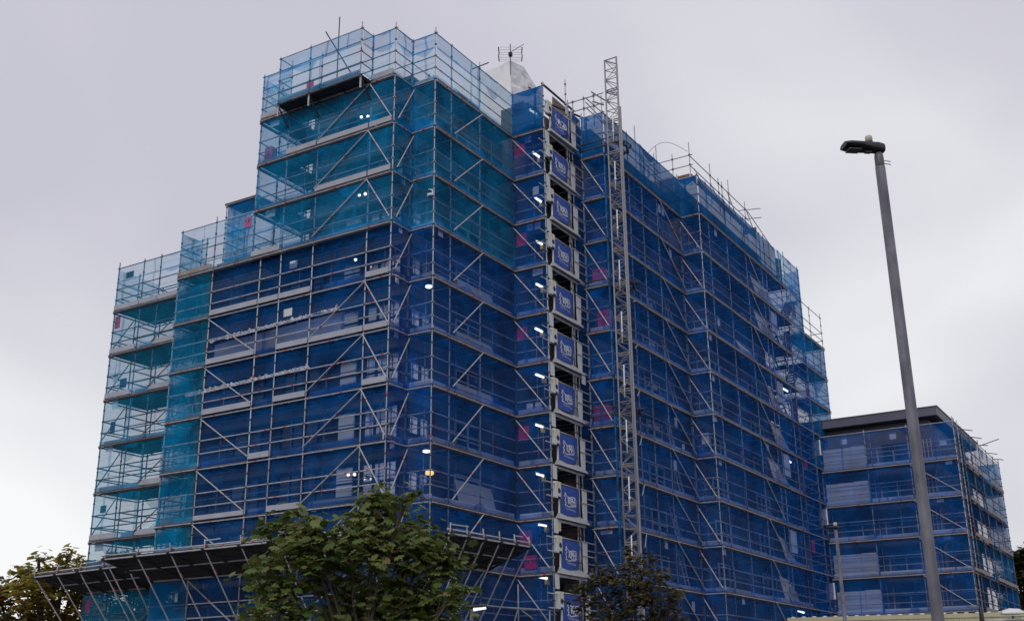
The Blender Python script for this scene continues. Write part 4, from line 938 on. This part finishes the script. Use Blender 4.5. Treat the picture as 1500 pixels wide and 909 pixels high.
# ------------------------------------------------------------------ trees
RT = Vector((.5234, -.8521, 0))           # across the view, for laying out the crowns' lobes
FWD = Vector((.8521, .5234, 0))
def maple_leaf():
    pts = [(0, -.22), (.12, -.36), (.42, -.36), (.46, -.12), (.60, .08), (.42, .20), (.38, .40), (.20, .36), (0, .62)]
    L_ = pts + [(-x, y) for x, y in pts[-2:0:-1]]
    return L_
LEAF = maple_leaf()
def tree(name, label, cat, base, px, anchor, blobs, size, n_leaves, leafm, trunk_r, depth=.8, seed=1, simple=False, droop=.5, group=None, lift=0):
    """px: metres per pixel of the survey sketch; anchor: (px, py, z) of the sketch; blobs: (px, py, r px)"""
    rnd = random.Random(seed); t = thing(name, label, cat, group, (base[0], base[1], 0)); ax_, ay_, az = anchor
    C = []
    for x, y, r in blobs:
        dep = rnd.uniform(-1, 1) * depth * .5
        C.append((RT * ((x - ax_) * px) + FWD * dep + Vector((0, 0, az + (ay_ - y) * px)), r * px))
    zlo = min(c.z - r for c, r in C); fork = max(.8, zlo - .1)
    q = MB(); q.tube((0, 0, 0), (0, 0, fork), trunk_r, 10, 0, trunk_r * .75); top = max(C, key=lambda c: c[0].z)[0]
    q.tube((0, 0, fork - .02), Vector((top.x * .6, top.y * .6, lerp(fork, top.z, .75))), trunk_r * .75, 8, 0, trunk_r * .3); q.build('trunk', M['bark'], t)
    q = MB(); tips = []
    for c, r in C:
        s0 = Vector((0, 0, rnd.uniform(fork - .1, lerp(fork, c.z, .5)) if c.z > fork else fork - .2)); m_ = s0.lerp(c, .5) + Vector((rnd.uniform(-.1, .1), rnd.uniform(-.1, .1), -.1 * r))
        q.tube(s0, m_, trunk_r * .4, 6, 0, trunk_r * .28); q.tube(m_, c, trunk_r * .28, 6, 0, trunk_r * .14)
        for _ in range(9):
            dv = Vector((rnd.gauss(0, 1), rnd.gauss(0, 1), rnd.gauss(.25, .8))).normalized(); e = c + dv * r * rnd.uniform(.55, 1.0); q.tube(m_.lerp(c, rnd.uniform(.3, 1)), e, trunk_r * .1, 4, 0, trunk_r * .04); tips.append((e, r))
    q.build('branches', M['bark'], t)
    q = MB(); tot = sum(r * r for _, r in C)
    for c, r in C:
        n = int(n_leaves * r * r / tot); nc = max(5, n // 7)
        for _ in range(nc):
            dv = Vector((rnd.gauss(0, 1), rnd.gauss(0, 1), rnd.gauss(.12, .9))).normalized(); k = r * rnd.uniform(.25, 1.0) ** .6 * (1 + .28 * noise.noise(dv * 2.3 + c * 1.7 + Vector((seed, 0, 0))))
            tip = c + dv * k
            for _ in range(7):
                p = tip + Vector((rnd.gauss(0, 1), rnd.gauss(0, 1), rnd.gauss(0, .45))) * size * .85
                out = (p - c); out.z = 0
                out = out.normalized() if out.length > 1e-4 else Vector((1, 0, 0)); az_ = math.atan2(out.y, out.x) + rnd.gauss(0, .8)
                f = Vector((math.cos(az_), math.sin(az_), -abs(rnd.gauss(droop, .35)))).normalized()
                side = f.cross(Vector((0, 0, 1))).normalized(); side = (side + Vector((0, 0, rnd.gauss(0, .3)))).normalized(); nn = side.cross(f)
                s_ = size * rnd.uniform(.5, 1.3)
                if simple:
                    b0 = [p - side * s_ * .5 - f * s_ * .5, p + side * s_ * .45 - f * s_ * .35, p + f * s_ * .6 + side * s_ * .2, p + f * s_ * .4 - side * s_ * .45]; q.face(b0)
                else:
                    q.face([p + side * (x * s_) + f * (y * s_) + nn * (s_ * (-.16 * abs(x) - .12 * y * y + (.05 if i % 2 else -.03))) for i, (x, y) in enumerate(LEAF)])
    q.build('foliage', leafm, t)
    return t
ML = leaf_mat('maple leaves', [(0, (.07, .11, .024)), (.45, (.13, .18, .042)), (.8, (.19, .235, .068)), (.95, (.19, .18, .06)), (1, (.21, .15, .05))])
tree('maple_tree', 'young green maple with large lobed leaves, nearest and biggest in front', 'tree', (-19.95, -13.35), .0089, (545, 860, 2.95),
     [(560, 762, 32), (528, 785, 38), (598, 778, 34), (440, 772, 22), (412, 790, 18), (455, 806, 32), (555, 815, 48), (618, 818, 40), (655, 828, 26), (495, 850, 46), (484, 808, 34), (470, 785, 20), (428, 852, 36), (640, 862, 40), (585, 885, 54), (435, 900, 46), (520, 920, 56), (402, 900, 24), (630, 920, 50), (560, 960, 70), (470, 970, 70), (668, 872, 18), (556, 738, 13), (606, 744, 11)],
     
     .112, 6400, ML, .06, .9, 11, droop=.45)
BL = leaf_mat('brown green leaves', [(0, (.032, .04, .014)), (.5, (.065, .066, .02)), (.8, (.10, .072, .024)), (.93, (.17, .10, .028)), (1, (.34, .2, .04))])
tree('small_tree', 'small dark tree with browning leaves below the mast', 'tree', (-8.29, -11.4), .0158, (930, 880, 3.55),
     [(925, 832, 22), (905, 850, 26), (950, 850, 26), (880, 855, 28), (920, 870, 36), (960, 875, 30), (985, 868, 13), (850, 870, 18), (875, 890, 30), (930, 905, 44), (970, 905, 28), (890, 925, 40), (950, 940, 44), (918, 816, 10), (948, 822, 10), (970, 842, 13)],
     .085, 4600, BL, .05, .9, 4, droop=.3)
AL = leaf_mat('autumn leaves', [(0, (.15, .155, .035)), (.4, (.30, .28, .06)), (.75, (.38, .29, .06)), (.93, (.46, .29, .065)), (1, (.46, .22, .07))], .68)
tree('autumn_tree', 'broad autumn tree with yellow brown leaves beyond the stepped wing', 'tree', (5.3, 25.8), .0375, (100, 860, 6.8),
     [(112, 830, 24), (85, 840, 22), (60, 850, 24), (130, 855, 30), (95, 870, 34), (50, 885, 34), (28, 868, 20), (72, 842, 18), (140, 890, 30), (90, 915, 45), (30, 915, 36), (150, 925, 40), (70, 950, 50), (120, 960, 50), (108, 815, 10), (55, 833, 9), (84, 822, 8)],
     .26, 8500, AL, .28, 3.5, 6, simple=True, droop=.2, group=None)
AG = leaf_mat('olive leaves', [(0, (.06, .07, .02)), (.5, (.12, .12, .034)), (.85, (.18, .16, .045)), (1, (.28, .2, .06))], .65)
tree('autumn_tree', 'olive green tree at the far left edge behind the yellow brown one', 'tree', (3.0, 30.0), .040, (20, 860, 7.2),
     [(25, 852, 16), (15, 862, 18), (-5, 868, 22), (42, 868, 22), (10, 900, 30), (-25, 905, 30), (40, 920, 34), (0, 945, 44), (-40, 950, 40)], .24, 8000, AG, .26, 3, 8, simple=True, droop=.2)
tree('autumn_tree', 'tree showing through the lowest netting of the stepped wing', 'tree', (12, 28), .042, (190, 860, 7.0),
     [(175, 815, 16), (200, 825, 18), (150, 830, 18), (190, 850, 28), (160, 870, 30), (215, 865, 26), (185, 900, 40), (230, 910, 36)], .26, 6000, AG, .26, 3, 9, simple=True, droop=.2)
DG = leaf_mat('dark green leaves', [(0, (.016, .024, .010)), (.6, (.035, .045, .016)), (1, (.08, .075, .025))])
tree('distant_tree', 'dark green tree beyond the end of the annex scaffolding', 'tree', (78.1, -7.1), .068, (1492, 840, 11.4),
     [(1492, 825, 14), (1506, 820, 16), (1485, 845, 14), (1500, 850, 20), (1520, 840, 24), (1490, 875, 18), (1510, 885, 26), (1535, 870, 26)], .4, 6000, DG, .35, 4, 10, simple=True, droop=.2)

# ------------------------------------------------------------------ ground
q = MB(); q.box((-600, -600, -.5), (900, 900, 0)); tag(q.build('ground', M['asphalt']), kind='structure')
q = MB(); q.box((-6.5, -6.5, .002), (40, 26, .12)); tag(q.build('pavement', M['paving']), kind='structure')

# ------------------------------------------------------------------ sky, sun, camera
sun_dir = Vector((-.75, -.12, .62)).normalized()
W = bpy.data.worlds.new('World'); S.world = W; W.use_nodes = True; nt = W.node_tree; N, L = nt.nodes, nt.links
N.clear(); out = N.new('ShaderNodeOutputWorld')
sky = N.new('ShaderNodeTexSky'); sky.sky_type = 'NISHITA'; sky.sun_disc = False
sky.sun_elevation = math.asin(sun_dir.z); sky.sun_rotation = math.atan2(sun_dir.x, sun_dir.y)
b1 = N.new('ShaderNodeBackground'); b1.inputs[1].default_value = .1; L.new(sky.outputs[0], b1.inputs[0])
tcn = N.new('ShaderNodeTexCoord'); mp = N.new('ShaderNodeMapping'); mp.inputs['Scale'].default_value = (1.0, 1.0, 1.5); mp.inputs['Location'].default_value = (9.6, 8.7, .1)
nz = N.new('ShaderNodeTexNoise'); nz.inputs['Scale'].default_value = 2.4; nz.inputs['Detail'].default_value = 3; nz.inputs['Roughness'].default_value = .42; nz.inputs['Distortion'].default_value = .25
L.new(tcn.outputs['Generated'], mp.inputs[0]); L.new(mp.outputs[0], nz.inputs['Vector'])
sp = N.new('ShaderNodeSeparateXYZ'); L.new(tcn.outputs['Generated'], sp.inputs[0])
m1 = N.new('ShaderNodeMath'); m1.operation = 'MULTIPLY'; m1.inputs[1].default_value = -.62; L.new(sp.outputs[2], m1.inputs[0])
m2 = N.new('ShaderNodeMath'); m2.operation = 'ADD'; L.new(m1.outputs[0], m2.inputs[0]); mz = N.new('ShaderNodeMath'); mz.operation = 'MULTIPLY_ADD'; mz.inputs[1].default_value = 1.15; mz.inputs[2].default_value = -.17; L.new(nz.outputs['Fac'], mz.inputs[0]); L.new(mz.outputs[0], m2.inputs[1])
# brighter cloud bank low on the left of the view
dt = N.new('ShaderNodeVectorMath'); dt.operation = 'DOT_PRODUCT'; dt.inputs[1].default_value = Vector((.57, .79, .20)).normalized(); L.new(tcn.outputs['Generated'], dt.inputs[0])
mr = N.new('ShaderNodeMapRange'); mr.inputs['From Min'].default_value = .975; mr.inputs['From Max'].default_value = 1.; mr.inputs['To Min'].default_value = 0; mr.inputs['To Max'].default_value = .16; mr.interpolation_type = 'SMOOTHSTEP'; L.new(dt.outputs['Value'], mr.inputs['Value'])
m3 = N.new('ShaderNodeMath'); m3.operation = 'ADD'; L.new(m2.outputs[0], m3.inputs[0]); L.new(mr.outputs[0], m3.inputs[1])
rp = N.new('ShaderNodeValToRGB'); cr = rp.color_ramp
cr.elements[0].position = .02; cr.elements[0].color = (.585, .575, .66, 1)
cr.elements[1].position = .54; cr.elements[1].color = (.96, .965, .97, 1)
e = cr.elements.new(.17); e.color = (.655, .648, .72, 1); e = cr.elements.new(.34); e.color = (.80, .805, .84, 1)
L.new(m3.outputs[0], rp.inputs[0])
b2 = N.new('ShaderNodeBackground'); b2.inputs[1].default_value = 1.0; L.new(rp.outputs[0], b2.inputs[0])
mx = N.new('ShaderNodeMixShader'); fz = N.new('ShaderNodeMapRange'); fz.inputs['From Min'].default_value = .62; fz.inputs['From Max'].default_value = .95; fz.inputs['To Min'].default_value = .97; fz.inputs['To Max'].default_value = .62; L.new(sp.outputs[2], fz.inputs['Value']); L.new(fz.outputs[0], mx.inputs[0]); L.new(b1.outputs[0], mx.inputs[1]); L.new(b2.outputs[0], mx.inputs[2]); L.new(mx.outputs[0], out.inputs[0])
sl = bpy.data.lights.new('sun', 'SUN'); sl.energy = .9; sl.angle = R(20); sl.color = (1, .96, .9)
so = bpy.data.objects.new('sun', sl); COL.objects.link(so); so.rotation_euler = sun_dir.to_track_quat('Z', 'Y').to_euler(); so.location = (-30, -20, 40)

cam = bpy.data.cameras.new('camera'); cam.sensor_width = 36; cam.sensor_fit = 'HORIZONTAL'; cam.lens = 1656.47 / 1500 * 36; cam.clip_start = .1; cam.clip_end = 3000
co = bpy.data.objects.new('camera', cam); COL.objects.link(co)
f_, r_, u_ = Vector((.80803874, .49226554, .32364801)), Vector((.52335082, -.85205053, -.01066784)), Vector((-.27051305, -.17800148, .94611741))
co.matrix_world = Matrix(((r_.x, u_.x, -f_.x, -30.88023), (r_.y, u_.y, -f_.y, -22.115157), (r_.z, u_.z, -f_.z, 1.684044), (0, 0, 0, 1)))
S.camera = co
S.render.engine = 'CYCLES'; S.cycles.use_denoising = True; S.cycles.denoiser = 'OPENIMAGEDENOISE'
S.cycles.max_bounces = 8; S.cycles.diffuse_bounces = 4; S.cycles.transparent_max_bounces = 24; S.cycles.caustics_reflective = False; S.cycles.caustics_refractive = False
S.view_settings.view_transform = 'Standard'; S.view_settings.look = 'None'; S.view_settings.exposure = 0; S.view_settings.gamma = 1; S.view_settings.use_curve_mapping = False
